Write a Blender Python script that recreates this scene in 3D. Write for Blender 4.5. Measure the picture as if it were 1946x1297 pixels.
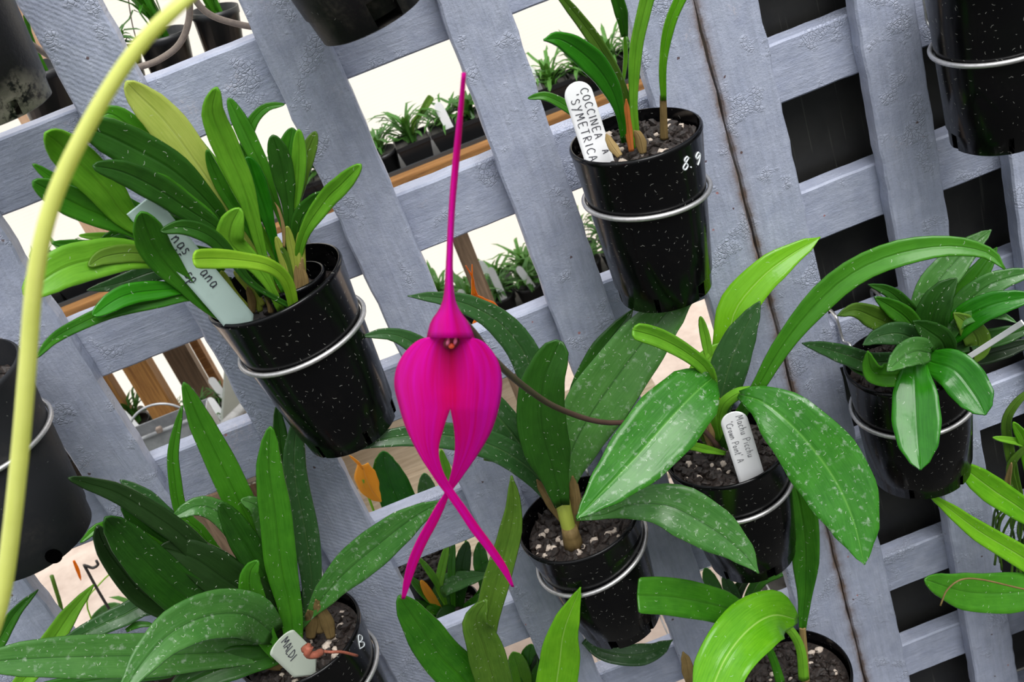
import bpy, bmesh, math, random
from mathutils import Vector, Matrix, noise
random.seed(7)
for o in list(bpy.data.objects): bpy.data.objects.remove(o)
SC = bpy.context.scene
COL = SC.collection

# ------------------------------------------------------------------ camera
IW, IH, FPX = 1946.0, 1297.0, 2200.0
CXP, CYP = IW/2, IH/2
dn = Vector((1407, 3562, FPX)).normalized()
roll = math.atan2(1407, 3562)
AX = Vector((math.cos(roll), -math.sin(roll), 0)); AZ = -dn; AY = AZ.cross(AX)   # world axes in (right, down, forward) camera space
def c2w(v): return Vector((AX.dot(v), AY.dot(v), AZ.dot(v)))
FWD, RIGHT, DOWN = c2w(Vector((0,0,1))), c2w(Vector((1,0,0))), c2w(Vector((0,1,0)))
CAM = Vector((0, 0, 1.2)) - FWD*0.92
cd = bpy.data.cameras.new('camera'); co = bpy.data.objects.new('camera', cd); COL.objects.link(co)
co.matrix_world = Matrix.Translation(CAM) @ Matrix((RIGHT, -DOWN, -FWD)).transposed().to_4x4()
cd.sensor_width = 36; cd.lens = FPX/IW*36; cd.clip_start = .02; cd.clip_end = 50
cd.dof.use_dof = True; cd.dof.focus_distance = .88; cd.dof.aperture_fstop = 20
SC.camera = co
SC.view_settings.view_transform = 'Standard'; SC.view_settings.look = 'None'
SC.view_settings.gamma = 1; SC.view_settings.exposure = 0.22; SC.view_settings.use_curve_mapping = False

# ------------------------------------------------------------------ sky: bright overcast, dimmer towards the ground
wd = bpy.data.worlds.new('sky'); SC.world = wd; wd.use_nodes = True
nt = wd.node_tree; nt.nodes.clear()
out = nt.nodes.new('ShaderNodeOutputWorld'); bg = nt.nodes.new('ShaderNodeBackground')
tc = nt.nodes.new('ShaderNodeTexCoord'); sp = nt.nodes.new('ShaderNodeSeparateXYZ'); rp = nt.nodes.new('ShaderNodeValToRGB')
mr = nt.nodes.new('ShaderNodeMapRange'); mr.inputs['From Min'].default_value = -1; mr.inputs['From Max'].default_value = 1
nt.links.new(tc.outputs['Generated'], sp.inputs[0]); nt.links.new(sp.outputs['Z'], mr.inputs['Value']); nt.links.new(mr.outputs[0], rp.inputs[0])
r = rp.color_ramp; r.elements[0].position = 0.35; r.elements[0].color = (.10,.11,.09,1); r.elements[1].position = 1; r.elements[1].color = (1.5,1.53,1.58,1)
e = r.elements.new(.5); e.color = (.20,.21,.20,1); e = r.elements.new(.7); e.color = (.72,.75,.78,1)
rp2 = nt.nodes.new('ShaderNodeValToRGB'); mr2 = nt.nodes.new('ShaderNodeMapRange'); mr2.inputs['From Min'].default_value = -1; mr2.inputs['From Max'].default_value = 1
nt.links.new(sp.outputs['Y'], mr2.inputs['Value']); nt.links.new(mr2.outputs[0], rp2.inputs[0])   # open daylight on the far side of the sheeting
rp2.color_ramp.elements[0].position = .52; rp2.color_ramp.elements[0].color = (0,0,0,1); rp2.color_ramp.elements[1].position = .62; rp2.color_ramp.elements[1].color = (1.22,1.17,1.12,1)
ad = nt.nodes.new('ShaderNodeMix'); ad.data_type = 'RGBA'; ad.blend_type = 'LIGHTEN'; ad.inputs[0].default_value = 1
nt.links.new(rp.outputs[0], ad.inputs[6]); nt.links.new(rp2.outputs[0], ad.inputs[7])
nt.links.new(ad.outputs[2], bg.inputs[0]); nt.links.new(bg.outputs[0], out.inputs[0]); bg.inputs[1].default_value = 1.0
sl = bpy.data.lights.new('hazy_sun', 'SUN'); sl.energy = 2.6; sl.angle = math.radians(36); sl.color = (1, .99, .97)
so = bpy.data.objects.new('hazy_sun', sl); COL.objects.link(so); so.rotation_euler = Vector((-.24, .50, -.84)).to_track_quat('-Z', 'Y').to_euler()

# ------------------------------------------------------------------ projection helpers: a picture point at a real depth behind/before the lattice front (Y = 0)
def ray(px, py): return c2w(Vector((px-CXP, py-CYP, FPX)))
def at(px, py, Y=0.0):
    d = ray(px, py); t = (Y-CAM.y)/d.y; return CAM + d*t
def pxm(P): return (P-CAM).dot(FWD)/FPX        # metres per picture pixel at a point

# ------------------------------------------------------------------ materials
def lin(c): return tuple(((v/255)/12.92 if v/255 <= .04045 else ((v/255+.055)/1.055)**2.4) for v in c)
class NT:
    def __init__(s, name):
        s.m = bpy.data.materials.new(name); s.m.use_nodes = True; s.t = s.m.node_tree; s.t.nodes.clear()
        s.out = s.n('ShaderNodeOutputMaterial'); s.b = s.n('ShaderNodeBsdfPrincipled'); s.l(s.b.outputs[0], s.out.inputs[0])
    def n(s, k, **kw):
        x = s.t.nodes.new(k)
        for a, v in kw.items(): setattr(x, a, v)
        return x
    def l(s, a, b): s.t.links.new(a, b)
    def i(s, x, **kw):
        for k, v in kw.items():
            k = k.replace('_', ' ')
            if hasattr(v, 'links') or isinstance(v, bpy.types.NodeSocket): s.l(v, x.inputs[k])
            else: x.inputs[k].default_value = v
        return x
    def coord(s, kind='Object', scale=(1,1,1), rot=(0,0,0), uv=None):
        if uv: t = s.n('ShaderNodeUVMap', uv_map=uv).outputs[0]
        else: t = s.n('ShaderNodeTexCoord').outputs[kind]
        m = s.n('ShaderNodeMapping'); m.inputs['Scale'].default_value = scale; m.inputs['Rotation'].default_value = rot
        s.l(t, m.inputs[0]); return m.outputs[0]
    def noise(s, vec, scale, detail=4, rough=.6, dist=0):
        x = s.n('ShaderNodeTexNoise'); s.i(x, Vector=vec, Scale=scale, Detail=detail, Roughness=rough, Distortion=dist); return x.outputs['Fac']
    def ramp(s, fac, stops, interp='LINEAR'):
        x = s.n('ShaderNodeValToRGB'); s.l(fac, x.inputs[0]); cr = x.color_ramp; cr.interpolation = interp
        while len(cr.elements) < len(stops): cr.elements.new(.5)
        for e, (p, c) in zip(cr.elements, stops):
            e.position = p; e.color = (c,c,c,1) if isinstance(c, (int,float)) else tuple(c)+(1,)
        return x.outputs[0]
    def mix(s, f, a, b, blend='MIX'):
        x = s.n('ShaderNodeMix', data_type='RGBA', blend_type=blend)
        for sock, v in ((x.inputs[0], f), (x.inputs[6], a), (x.inputs[7], b)):
            if isinstance(v, bpy.types.NodeSocket): s.l(v, sock)
            elif isinstance(v, (int, float)): sock.default_value = v
            else: sock.default_value = tuple(v)+(1,)
        return x.outputs[2]
    def math(s, op, a, b=0.0, c=None, clamp=False):
        x = s.n('ShaderNodeMath', operation=op, use_clamp=clamp)
        for k, v in enumerate((a, b) if c is None else (a, b, c)):
            if isinstance(v, bpy.types.NodeSocket): s.l(v, x.inputs[k])
            else: x.inputs[k].default_value = v
        return x.outputs[0]
    def bump(s, h, strength=.3, dist=.001, normal=None):
        x = s.n('ShaderNodeBump'); x.inputs['Strength'].default_value = strength; x.inputs['Distance'].default_value = dist
        s.l(h, x.inputs['Height'])
        if normal is not None: s.l(normal, x.inputs['Normal'])
        return x.outputs[0]
    def flecks(s, vec, scale, density=.5, length=.22, width=.032):
        """thin curved lint marks: one per Voronoi cell, each at its own angle"""
        v1 = s.n('ShaderNodeVectorMath', operation='SCALE'); s.l(vec, v1.inputs[0]); v1.inputs['Scale'].default_value = scale
        vo = s.n('ShaderNodeTexVoronoi', voronoi_dimensions='2D', feature='F1'); s.l(v1.outputs[0], vo.inputs['Vector']); vo.inputs['Scale'].default_value = 1; vo.inputs['Randomness'].default_value = .9
        sub = s.n('ShaderNodeVectorMath', operation='SUBTRACT'); s.l(v1.outputs[0], sub.inputs[0]); s.l(vo.outputs['Position'], sub.inputs[1])
        cs = s.n('ShaderNodeSeparateColor'); s.l(vo.outputs['Color'], cs.inputs[0])
        rt = s.n('ShaderNodeVectorRotate', rotation_type='Z_AXIS'); s.l(sub.outputs[0], rt.inputs['Vector']); s.l(s.math('MULTIPLY', cs.outputs[0], 6.283), rt.inputs['Angle'])
        sx = s.n('ShaderNodeSeparateXYZ'); s.l(rt.outputs[0], sx.inputs[0])
        x, y = sx.outputs['X'], sx.outputs['Y']
        y = s.math('ADD', y, s.math('MULTIPLY', s.math('MULTIPLY', x, x), 1.6))
        a = s.math('LESS_THAN', s.math('ABSOLUTE', x), s.math('MULTIPLY', cs.outputs[1], length))
        b = s.math('LESS_THAN', s.math('ABSOLUTE', y), width)
        g = s.math('LESS_THAN', cs.outputs[2], density)
        return s.math('MULTIPLY', s.math('MULTIPLY', a, b), g)

def simple(name, c, rough=.5, metal=0.0, nscale=0, namt=.3, bump=0, spec=.5):
    s = NT(name); s.i(s.b, Base_Color=tuple(c)+(1,), Roughness=rough, Metallic=metal); s.b.inputs['Specular IOR Level'].default_value = spec
    if nscale:
        v = s.coord(); f = s.noise(v, nscale, 5, .65)
        s.l(s.mix(s.ramp(f, [(.3, 0), (.7, 1)]), tuple(x*(1-namt) for x in c), tuple(min(1, x*(1+namt)) for x in c)), s.b.inputs['Base Color'])
        if bump: s.l(s.bump(f, bump, .001), s.b.inputs['Normal'])
    return s.m

def leafmat(name, c, c2=None, rib=None, trans=.22, rough=.38, fleck=.45, blotch=.0, warm=0):
    s = NT(name); c = lin(c); c2 = lin(c2) if c2 else tuple(x*.55 for x in c); rib = lin(rib) if rib else tuple(x*.6 for x in c)
    uvm = s.coord(uv='metric'); uvn = s.n('ShaderNodeUVMap', uv_map='norm').outputs[0]
    sp = s.n('ShaderNodeSeparateXYZ'); s.l(uvn, sp.inputs[0])
    v = s.math('ABSOLUTE', s.math('SUBTRACT', sp.outputs['Y'], .5))
    big = s.noise(uvm, 55, 3); oi = s.n('ShaderNodeObjectInfo')
    f = s.math('ADD', s.math('MULTIPLY', big, .8), s.math('MULTIPLY', oi.outputs['Random'], .5))
    col = s.mix(s.ramp(f, [(.35, 0), (.85, 1)]), c2, c)
    st = s.coord(uv='metric', scale=(.06, 1, 1)); stripe = s.noise(st, 900, 2)
    col = s.mix(s.ramp(stripe, [(.3, .0), (.75, .22)]), col, tuple(min(1, x*1.9+.01) for x in c))
    col = s.mix(s.ramp(v, [(.0, .85), (.022, .0)]), col, rib)
    if warm: col = s.mix(s.ramp(sp.outputs['X'], [(0, warm), (.28, 0)]), col, lin((170,165,85)))
    fl = s.flecks(uvm, 165, fleck*.75, .24, .021)
    if blotch:
        bl = s.noise(uvm, 170, 4, .6); bn = s.noise(uvm, 45, 2)
        bf = s.math('MULTIPLY', s.ramp(bl, [(.56, 0), (.75, blotch)]), s.ramp(bn, [(.4, .3), (.6, 1)]))
        col = s.mix(bf, col, (.62,.68,.6))
    fl2 = s.flecks(s.coord(uv='metric', rot=(0,0,1.0)), 100, fleck*.4, .1, .022)
    fa = s.math('MULTIPLY', s.math('MAXIMUM', fl, fl2), .6)
    col = s.mix(fa, col, (.75,.78,.68))
    s.l(col, s.b.inputs['Base Color']); s.i(s.b, Roughness=rough); s.b.inputs['Specular IOR Level'].default_value = .36
    h = s.math('ADD', s.math('MULTIPLY', s.ramp(v, [(0, 0), (.06, 1)]), 1.0), s.math('MULTIPLY', stripe, .12))
    h = s.math('ADD', h, s.math('MULTIPLY', s.noise(uvm, 120, 2), .35))
    s.l(s.bump(h, .45, .0012), s.b.inputs['Normal'])
    tr = s.n('ShaderNodeBsdfTranslucent'); s.l(s.mix(.5, col, tuple(min(1, x*1.6) for x in (c[0]*1.1, c[1], c[2]*.5))), tr.inputs[0])
    mx = s.n('ShaderNodeMixShader'); mx.inputs[0].default_value = trans
    s.l(s.b.outputs[0], mx.inputs[1]); s.l(tr.outputs[0], mx.inputs[2]); s.l(mx.outputs[0], s.out.inputs[0])
    return s.m

LM = {
 'lime':  leafmat('leaf lime', (120,180,48), (84,146,30), fleck=.12, trans=.3),
 'pale':  leafmat('leaf pale', (196,210,112), (172,192,88), (200,215,130), fleck=.06, trans=.35),
 'yell':  leafmat('leaf yellow green', (160,205,58), (130,185,40), fleck=.08, trans=.4),
 'mid':   leafmat('leaf mid green', (66,130,28), (38,98,16), fleck=.3, trans=.22, rough=.3),
 'gloss': leafmat('leaf glossy green', (46,126,18), (24,94,10), fleck=.15, trans=.18, rough=.2),
 'dark':  leafmat('leaf dark green', (40,88,18), (24,62,12), fleck=.4, trans=.12),
 'deep':  leafmat('leaf very dark green', (28,54,18), (16,36,10), fleck=.3, trans=.06),
 'grey':  leafmat('leaf grey green speckled', (72,120,54), (46,98,34), (40,78,30), fleck=.85, blotch=.45, trans=.12, rough=.33),
 'slate': leafmat('leaf dusty dark green', (50,88,44), (32,66,28), (76,108,58), fleck=.8, blotch=.2, trans=.1, rough=.3),
 'spot':  leafmat('leaf bright green spotted', (62,130,36), (36,100,20), (100,160,66), fleck=.7, blotch=.6, trans=.2, rough=.22),
 'olive': leafmat('leaf olive green', (92,128,40), (66,102,28), fleck=.4, trans=.2),
 'bright':leafmat('leaf bright yellow green', (122,186,36), (88,160,22), (180,220,110), fleck=.2, trans=.35, rough=.2),
 'small': leafmat('small background leaf', (80,128,52), (42,86,30), fleck=0, trans=.2),
 'stem':  leafmat('pale leaf stalk', (160,172,72), (128,150,52), fleck=.15, trans=.2),
 'tan':   leafmat('dry brown sheath', (148,124,78), (100,82,46), fleck=.0, trans=.15, rough=.7),
 'rust':  leafmat('orange brown sheath', (180,104,46), (140,66,26), fleck=.0, trans=.25, rough=.6),
 'orange':leafmat('orange petal', (250,140,12), (240,110,4), (250,170,60), fleck=0, trans=.35, rough=.45),
 'amber': leafmat('amber petal', (246,172,52), (238,150,40), (240,190,110), fleck=0, trans=.35, rough=.45),
}

def painted(name, grain='Z', stain=False, saw=0.0):
    s = NT(name)
    sc = {'Z': (1, 1, .09), 'X': (.09, 1, 1)}[grain]
    g = s.noise(s.coord(scale=sc), 260, 6, .7, .4); brush = s.noise(s.coord(scale=sc), 700, 3, .6)
    lump = s.noise(s.coord(), 60, 5, .65); fine = s.noise(s.coord(), 420, 4, .7)
    base = s.mix(s.ramp(lump, [(.3, 0), (.7, 1)]), lin((158,165,187)), lin((184,190,209)))
    base = s.mix(s.ramp(g, [(.35, .35), (.6, 0)]), base, lin((132,138,152)))
    # grime in small pits, bare reddish and cream chips
    vo = s.n('ShaderNodeTexVoronoi'); s.l(s.coord(), vo.inputs['Vector']); vo.inputs['Scale'].default_value = 95
    cs = s.n('ShaderNodeSeparateColor'); s.l(vo.outputs['Color'], cs.inputs[0])
    near = s.math('LESS_THAN', s.math('ADD', vo.outputs['Distance'], s.math('MULTIPLY', fine, .34)), .27)
    chip = s.math('MULTIPLY', near, s.math('GREATER_THAN', cs.outputs[0], .972))
    base = s.mix(s.math('MULTIPLY', chip, .8), base, lin((176,112,104)))
    chip2 = s.math('MULTIPLY', near, s.math('LESS_THAN', cs.outputs[1], .016))
    base = s.mix(s.math('MULTIPLY', chip2, .85), base, lin((84,52,44)))
    patch = s.noise(s.coord(), 22, 3, .6)
    base = s.mix(s.math('MULTIPLY', s.ramp(patch, [(.62, 0), (.7, .5)]), s.ramp(fine, [(.5, 0), (.6, 1)])), base, lin((198,192,200)))
    if stain:
        xx = s.n('ShaderNodeSeparateXYZ'); s.l(s.n('ShaderNodeTexCoord').outputs['Object'], xx.inputs[0])
        d = s.math('ABSOLUTE', s.math('SUBTRACT', xx.outputs['X'], .2083))
        d = s.math('ADD', d, s.math('MULTIPLY', s.math('SUBTRACT', lump, .5), .014))
        base = s.mix(s.ramp(d, [(.0, .85), (.0035, .28), (.009, 0)]), base, lin((118,92,66)))
    s.l(base, s.b.inputs['Base Color']); s.i(s.b, Roughness=.42)
    # peel: raised flakes in patches
    pe = s.n('ShaderNodeTexVoronoi', feature='DISTANCE_TO_EDGE'); s.l(s.coord(), pe.inputs['Vector']); pe.inputs['Scale'].default_value = 330
    peel = s.math('MULTIPLY', s.ramp(pe.outputs['Distance'], [(.0, 0), (.12, 1)]), s.ramp(s.noise(s.coord(), 30, 3), [(.55, 0), (.63, 1)]))
    h = s.math('ADD', s.math('MULTIPLY', s.math('MULTIPLY', g, s.ramp(s.noise(s.coord(), 12, 3), [(.4, .35), (.62, 1.5)])), .8), s.math('MULTIPLY', brush, .22))
    h = s.math('ADD', h, s.math('MULTIPLY', s.ramp(fine, [(.35, 0), (.75, 1)]), .28)); h = s.math('ADD', h, s.math('MULTIPLY', peel, .9))
    if saw:
        w = s.n('ShaderNodeTexWave', wave_type='BANDS', bands_direction='X'); s.l(s.coord(rot=(0, .75, 0)), w.inputs['Vector'])
        w.inputs['Scale'].default_value = 95; w.inputs['Distortion'].default_value = 3.5; w.inputs['Detail'].default_value = 2
        h = s.math('ADD', h, s.math('MULTIPLY', w.outputs['Fac'], saw))
        cr = s.noise(s.coord(scale=(1, 1, .05), rot=(0, .06, 0)), 190, 3, .5)
    s.l(s.bump(h, .6, .0013), s.b.inputs['Normal'])
    return s.m
MP_V, MP_S, MP_H, MP_B = painted('grey paint upright'), painted('grey paint stained', stain=True), painted('grey paint crossbar', 'X'), painted('grey paint sawn', saw=.2)

def plastic(name, c=(.0025,.0025,.003), rough=.13, fleck=.55, dirt=.04):
    s = NT(name); uv = s.coord(uv='metric'); n1 = s.noise(uv, 30, 5, .7); n2 = s.noise(uv, 300, 4, .7)
    col = s.mix(s.math('MULTIPLY', s.ramp(n1, [(.5, 0), (.8, dirt)]), s.ramp(n2, [(.4, .2), (.7, 1)])), c, (.12,.105,.085))
    fl = s.math('MAXIMUM', s.flecks(uv, 150, fleck, .2, .024), s.flecks(s.coord(uv='metric', rot=(0,0,.9)), 95, fleck*.6, .14, .02))
    col = s.mix(s.math('MULTIPLY', fl, .4), col, (.5,.5,.45)); s.l(col, s.b.inputs['Base Color'])
    s.l(s.ramp(n2, [(.3, rough), (.8, rough+.1)]), s.b.inputs['Roughness']); s.b.inputs['Specular IOR Level'].default_value = .26
    s.l(s.bump(s.noise(s.coord(uv='metric', scale=(1, .1, 1)), 60, 2), .12, .001), s.b.inputs['Normal']); return s.m
POT, POT_DULL = plastic('black pot plastic'), plastic('dull dirty black plastic', (.010,.010,.011), .42, .2, .9)
POT_SMALL = simple('small black pot plastic', (.012,.012,.013), .4)
def dirtypot():
    s = NT('black plastic with dried grime'); uv = s.coord(uv='metric'); n = s.noise(uv, 90, 6, .75)
    sx = s.n('ShaderNodeSeparateXYZ'); s.l(uv, sx.inputs[0])
    band = s.ramp(s.math('ADD', sx.outputs['Y'], s.math('MULTIPLY', s.noise(uv, 50, 3), .03)), [(.095, 0), (.115, 1)])
    s.l(s.mix(s.math('MULTIPLY', band, s.ramp(n, [(.42, 0), (.52, 1)])), (.006,.006,.007), (.3,.28,.22)), s.b.inputs['Base Color'])
    s.i(s.b, Roughness=.42); s.l(s.bump(n, .5, .001), s.b.inputs['Normal']); return s.m
POT_GRIME = dirtypot()
WIRE = simple('galvanised wire', (.62,.61,.6), .38, .85, 400, .15)
WIRE_OLD = simple('weathered brown wire', (.26,.21,.17), .5, .3, 300, .2)
SOIL = simple('dark bark potting mix', (.020,.013,.010), .6, 0, 350, .9, .6)
STONE = simple('pale pumice stone', (.55,.46,.38), .85, 0, 600, .35, .6)
def tagmat(name, c):
    s = NT(name); n = s.noise(s.coord(), 90, 4); s.l(s.mix(s.ramp(n, [(.55, 0), (.8, .3)]), c, tuple(x*.7 for x in c)), s.b.inputs['Base Color']); s.i(s.b, Roughness=.35); return s.m
TAG, TAG_G = tagmat('white tag plastic', (.93,.93,.94)), tagmat('mint tag plastic', (.50,.65,.60))
TAG_Y = tagmat('yellowed tag plastic', (.72,.68,.46)); TAG_C = tagmat('greyed tag plastic', (.46,.51,.43))
INK = simple('dark pen ink', (.02,.02,.035), .6); PENCIL = simple('pencil grey', (.17,.17,.18), .6); WPEN = simple('white paint pen', (.75,.8,.82), .5)
def timber(name, c, c2, grain=(1,1,.06)):
    s = NT(name); n = s.noise(s.coord(scale=grain), 130, 6, .7, 1.2); s.l(s.mix(s.ramp(n, [(.35, 0), (.68, 1)]), c2, c), s.b.inputs['Base Color'])
    s.i(s.b, Roughness=.65); s.l(s.bump(n, .3, .001), s.b.inputs['Normal']); return s.m
WOODX, WOODZ, WOODG = timber('pine rail', lin((170,122,68)), lin((118,78,40)), (.06,1,1)), timber('pine post', lin((176,126,66)), lin((118,76,34))), timber('grey brown post', lin((150,124,100)), lin((104,84,64)))
GALV = simple('galvanised sheet', (.42,.43,.44), .45, .6, 40, .25)

# ------------------------------------------------------------------ object helpers
def link(o, parent=None):
    COL.objects.link(o)
    if parent is not None: o.parent = parent; o.matrix_parent_inverse = parent.matrix_world.inverted()
    return o
def thing(name, label, cat, loc=(0,0,0), group=None):
    o = bpy.data.objects.new(name, None); o.location = loc; o.empty_display_size = .02; COL.objects.link(o)
    o.matrix_world = Matrix.Translation(loc)
    o['label'] = label; o['category'] = cat
    if group: o['group'] = group
    return o
def tag(o, label=None, cat=None, group=None, kind=None):
    for k, v in (('label', label), ('category', cat), ('group', group), ('kind', kind)):
        if v: o[k] = v
    return o
def mesh(name, verts, faces, mat, parent=None, smooth=True, uvs=None, norm=None):
    me = bpy.data.meshes.new(name); me.from_pydata([tuple(v) for v in verts], [], faces)
    for lname, data in (('metric', uvs), ('norm', norm)):
        if data is not None:
            L = me.uv_layers.new(name=lname)
            for lp in me.loops: L.data[lp.index].uv = data[lp.vertex_index]
    if mat: me.materials.append(mat)
    if smooth: me.polygons.foreach_set('use_smooth', [True]*len(me.polygons))
    me.update(); return link(bpy.data.objects.new(name, me), parent)
def solid(o, t, offset=0):
    m = o.modifiers.new('thickness', 'SOLIDIFY'); m.thickness = t; m.offset = offset; return o
def box(name, lo, hi, mat, parent=None, bev=.0015):
    bm = bmesh.new(); bmesh.ops.create_cube(bm, size=1)
    for v in bm.verts: v.co = Vector([(lo[k]+hi[k])/2 + v.co[k]*(hi[k]-lo[k]) for k in range(3)])
    if bev: bmesh.ops.bevel(bm, geom=bm.edges[:], offset=bev, segments=2, affect='EDGES')
    me = bpy.data.meshes.new(name); bm.to_mesh(me); bm.free(); me.materials.append(mat)
    return link(bpy.data.objects.new(name, me), parent)
def spline(P, n):
    P = [Vector(p) for p in P]
    if len(P) == 2: return [P[0].lerp(P[1], k/(n-1)) for k in range(n)]
    Q = [P[0]*2-P[1]] + P + [P[-1]*2-P[-2]]; out = []; S = len(P)-1
    for k in range(n):
        u = k/(n-1)*S; i = min(int(u), S-1); t = u-i; a, b, c, d = Q[i:i+4]
        out.append(.5*((2*b)+(c-a)*t+(2*a-5*b+4*c-d)*t*t+(3*b-a-3*c+d)*t**3))
    return out
def resample(P, ts):
    L = [0]
    for a, b in zip(P, P[1:]): L.append(L[-1]+(b-a).length)
    res = []; T = L[-1] or 1; j = 0
    for t in ts:
        d = t*T
        while j < len(L)-2 and L[j+1] < d: j += 1
        while j > 0 and L[j] > d: j -= 1
        s = L[j+1]-L[j]; res.append(P[j].lerp(P[j+1], 0 if s == 0 else min(1, max(0, (d-L[j])/s))))
    return res, T
def tube_geo(P, rad, seg=8, closed=False):
    n = len(P); V = []; F = []; up = None
    for k, p in enumerate(P):
        a = P[k-1] if (k or closed) else P[k]; b = P[(k+1) % n] if (k < n-1 or closed) else P[k]
        t = (b-a).normalized()
        if up is None: up = t.orthogonal().normalized()
        up = (up - t*up.dot(t)).normalized(); s = t.cross(up)
        r = rad[k] if isinstance(rad, (list, tuple)) else rad
        for j in range(seg):
            an = 2*math.pi*j/seg; V.append(p+up*math.cos(an)*r+s*math.sin(an)*r)
    for k in range(n if closed else n-1):
        for j in range(seg):
            F.append((k*seg+j, k*seg+(j+1) % seg, ((k+1) % n)*seg+(j+1) % seg, ((k+1) % n)*seg+j))
    if not closed: F.append(tuple(range(seg))[::-1]); F.append(tuple((n-1)*seg+j for j in range(seg)))
    return V, F
def tube(name, P, rad, mat, parent=None, seg=8, closed=False, sm=True, n=None):
    if n: P = spline(P, n)
    V, F = tube_geo([Vector(p) for p in P], rad, seg, closed)
    L = 0; uv = []; prev = P[0]
    for k, p in enumerate(P):
        L += (Vector(p)-Vector(prev)).length; prev = p
        for j in range(seg): uv.append((L, j/seg*.01))
    nv = [(k/(len(P)-1), .25+j/seg*.2) for k in range(len(P)) for j in range(seg)]
    return mesh(name, V, F, mat, parent, sm, uv, nv)
class Geo:
    def __init__(s): s.V = []; s.F = []; s.U = []; s.N = []
    def add(s, V, F, U=None, N=None):
        o = len(s.V); s.V += list(V); s.F += [tuple(i+o for i in f) for f in F]
        s.U += list(U) if U else [(0,0)]*len(V); s.N += list(N) if N else [(.5,.3)]*len(V)
    def build(s, name, mat, parent=None, smooth=True): return mesh(name, s.V, s.F, mat, parent, smooth, s.U, s.N)

PROF = {
 'ob': [(0,.3),(.2,.3),(.4,.5),(.62,.9),(.78,1),(.88,.88),(.95,.62),(.985,.35),(1,.05)],
 'el': [(0,.16),(.1,.22),(.28,.66),(.48,.98),(.6,1),(.76,.84),(.9,.48),(.97,.2),(1,.02)],
 'st': [(0,.5),(.2,.72),(.45,1),(.68,.97),(.84,.8),(.94,.52),(.985,.26),(1,.04)],
 'fu': [(0,.45),(.08,.68),(.25,.95),(.45,1),(.65,.9),(.82,.62),(.94,.3),(1,.03)],
 'bl': [(0,.5),(.3,.6),(.6,.78),(.85,1),(.95,.98),(.99,.85),(1,.5)],
 'cut':[(0,.2),(.2,.45),(.45,.9),(.7,1),(.9,.98),(.985,.95),(1,.85)],
 'pe': [(0,1),(.5,.85),(1,.75)],
 'th': [(0,.6),(.4,1),(.8,.7),(1,.08)],
}
def prof(p, t):
    T = PROF[p] if isinstance(p, str) else p
    for (a, x), (b, y) in zip(T, T[1:]):
        if t <= b:
            u = (t-a)/(b-a); return x+(y-x)*(u*u*(3-2*u)*.5+u*.5)
    return T[-1][1]
def leaf_geo(P3, wpx, pr, fold=.22, tw=0., N=26, M=8, wavy=0.):
    dense = spline(P3, 90); ts = [1-(1-k/(N-1))**1.35 for k in range(N)]
    C, L = resample(dense, ts); V = []; F = []; U = []; NN = []; off = random.random()*3
    ph = random.random()*6
    for k, c in enumerate(C):
        a = C[max(0, k-1)]; b = C[min(N-1, k+1)]; t = (b-a).normalized(); v = (c-CAM).normalized()
        s = t.cross(v)
        s = s.normalized() if s.length > .15 else (s+RIGHT*.001).normalized()
        n = s.cross(t).normalized()
        if n.dot(v) > 0: n = -n                       # faces the viewer's side
        hw = wpx/2*pxm(c)*prof(pr, ts[k]); tw_ = tw
        s2 = s*math.cos(tw_)+n*math.sin(tw_); n2 = n*math.cos(tw_)-s*math.sin(tw_); hw2 = hw/max(.35, math.cos(tw_))
        for j in range(M+1):
            u = -1+2*j/M; z = fold*hw2*(abs(u)**1.35) + wavy*hw2*math.sin(ts[k]*14+ph)*u*u
            V.append(c+s2*hw2*u*(1-.06*abs(u))+n2*z)
            U.append((off+ts[k]*L, off+u*hw2)); NN.append((ts[k], .5+u*.5))
    for k in range(N-1):
        for j in range(M):
            i = k*(M+1)+j; F.append((i, i+1, i+M+2, i+M+1))
    return V, F, U, NN
def leaf(parent, pts, w, mat='mid', Y=(-.07,-.12), pr='st', fold=.22, tw=0., thick=.0013, name='leaf', wavy=0.04, label=None):
    n = len(pts); Ys = list(Y) if len(Y) == n else [Y[0]+(Y[1]-Y[0])*(k/(n-1)) for k in range(n)]
    P3 = [at(p[0], p[1], y) for p, y in zip(pts, Ys)]
    V, F, U, NN = leaf_geo(P3, w, pr, fold, tw, wavy=wavy)
    o = mesh(name, V, F, LM[mat] if isinstance(mat, str) else mat, parent, True, U, NN); solid(o, thick)
    if label: o['label'] = label
    return o

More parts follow.
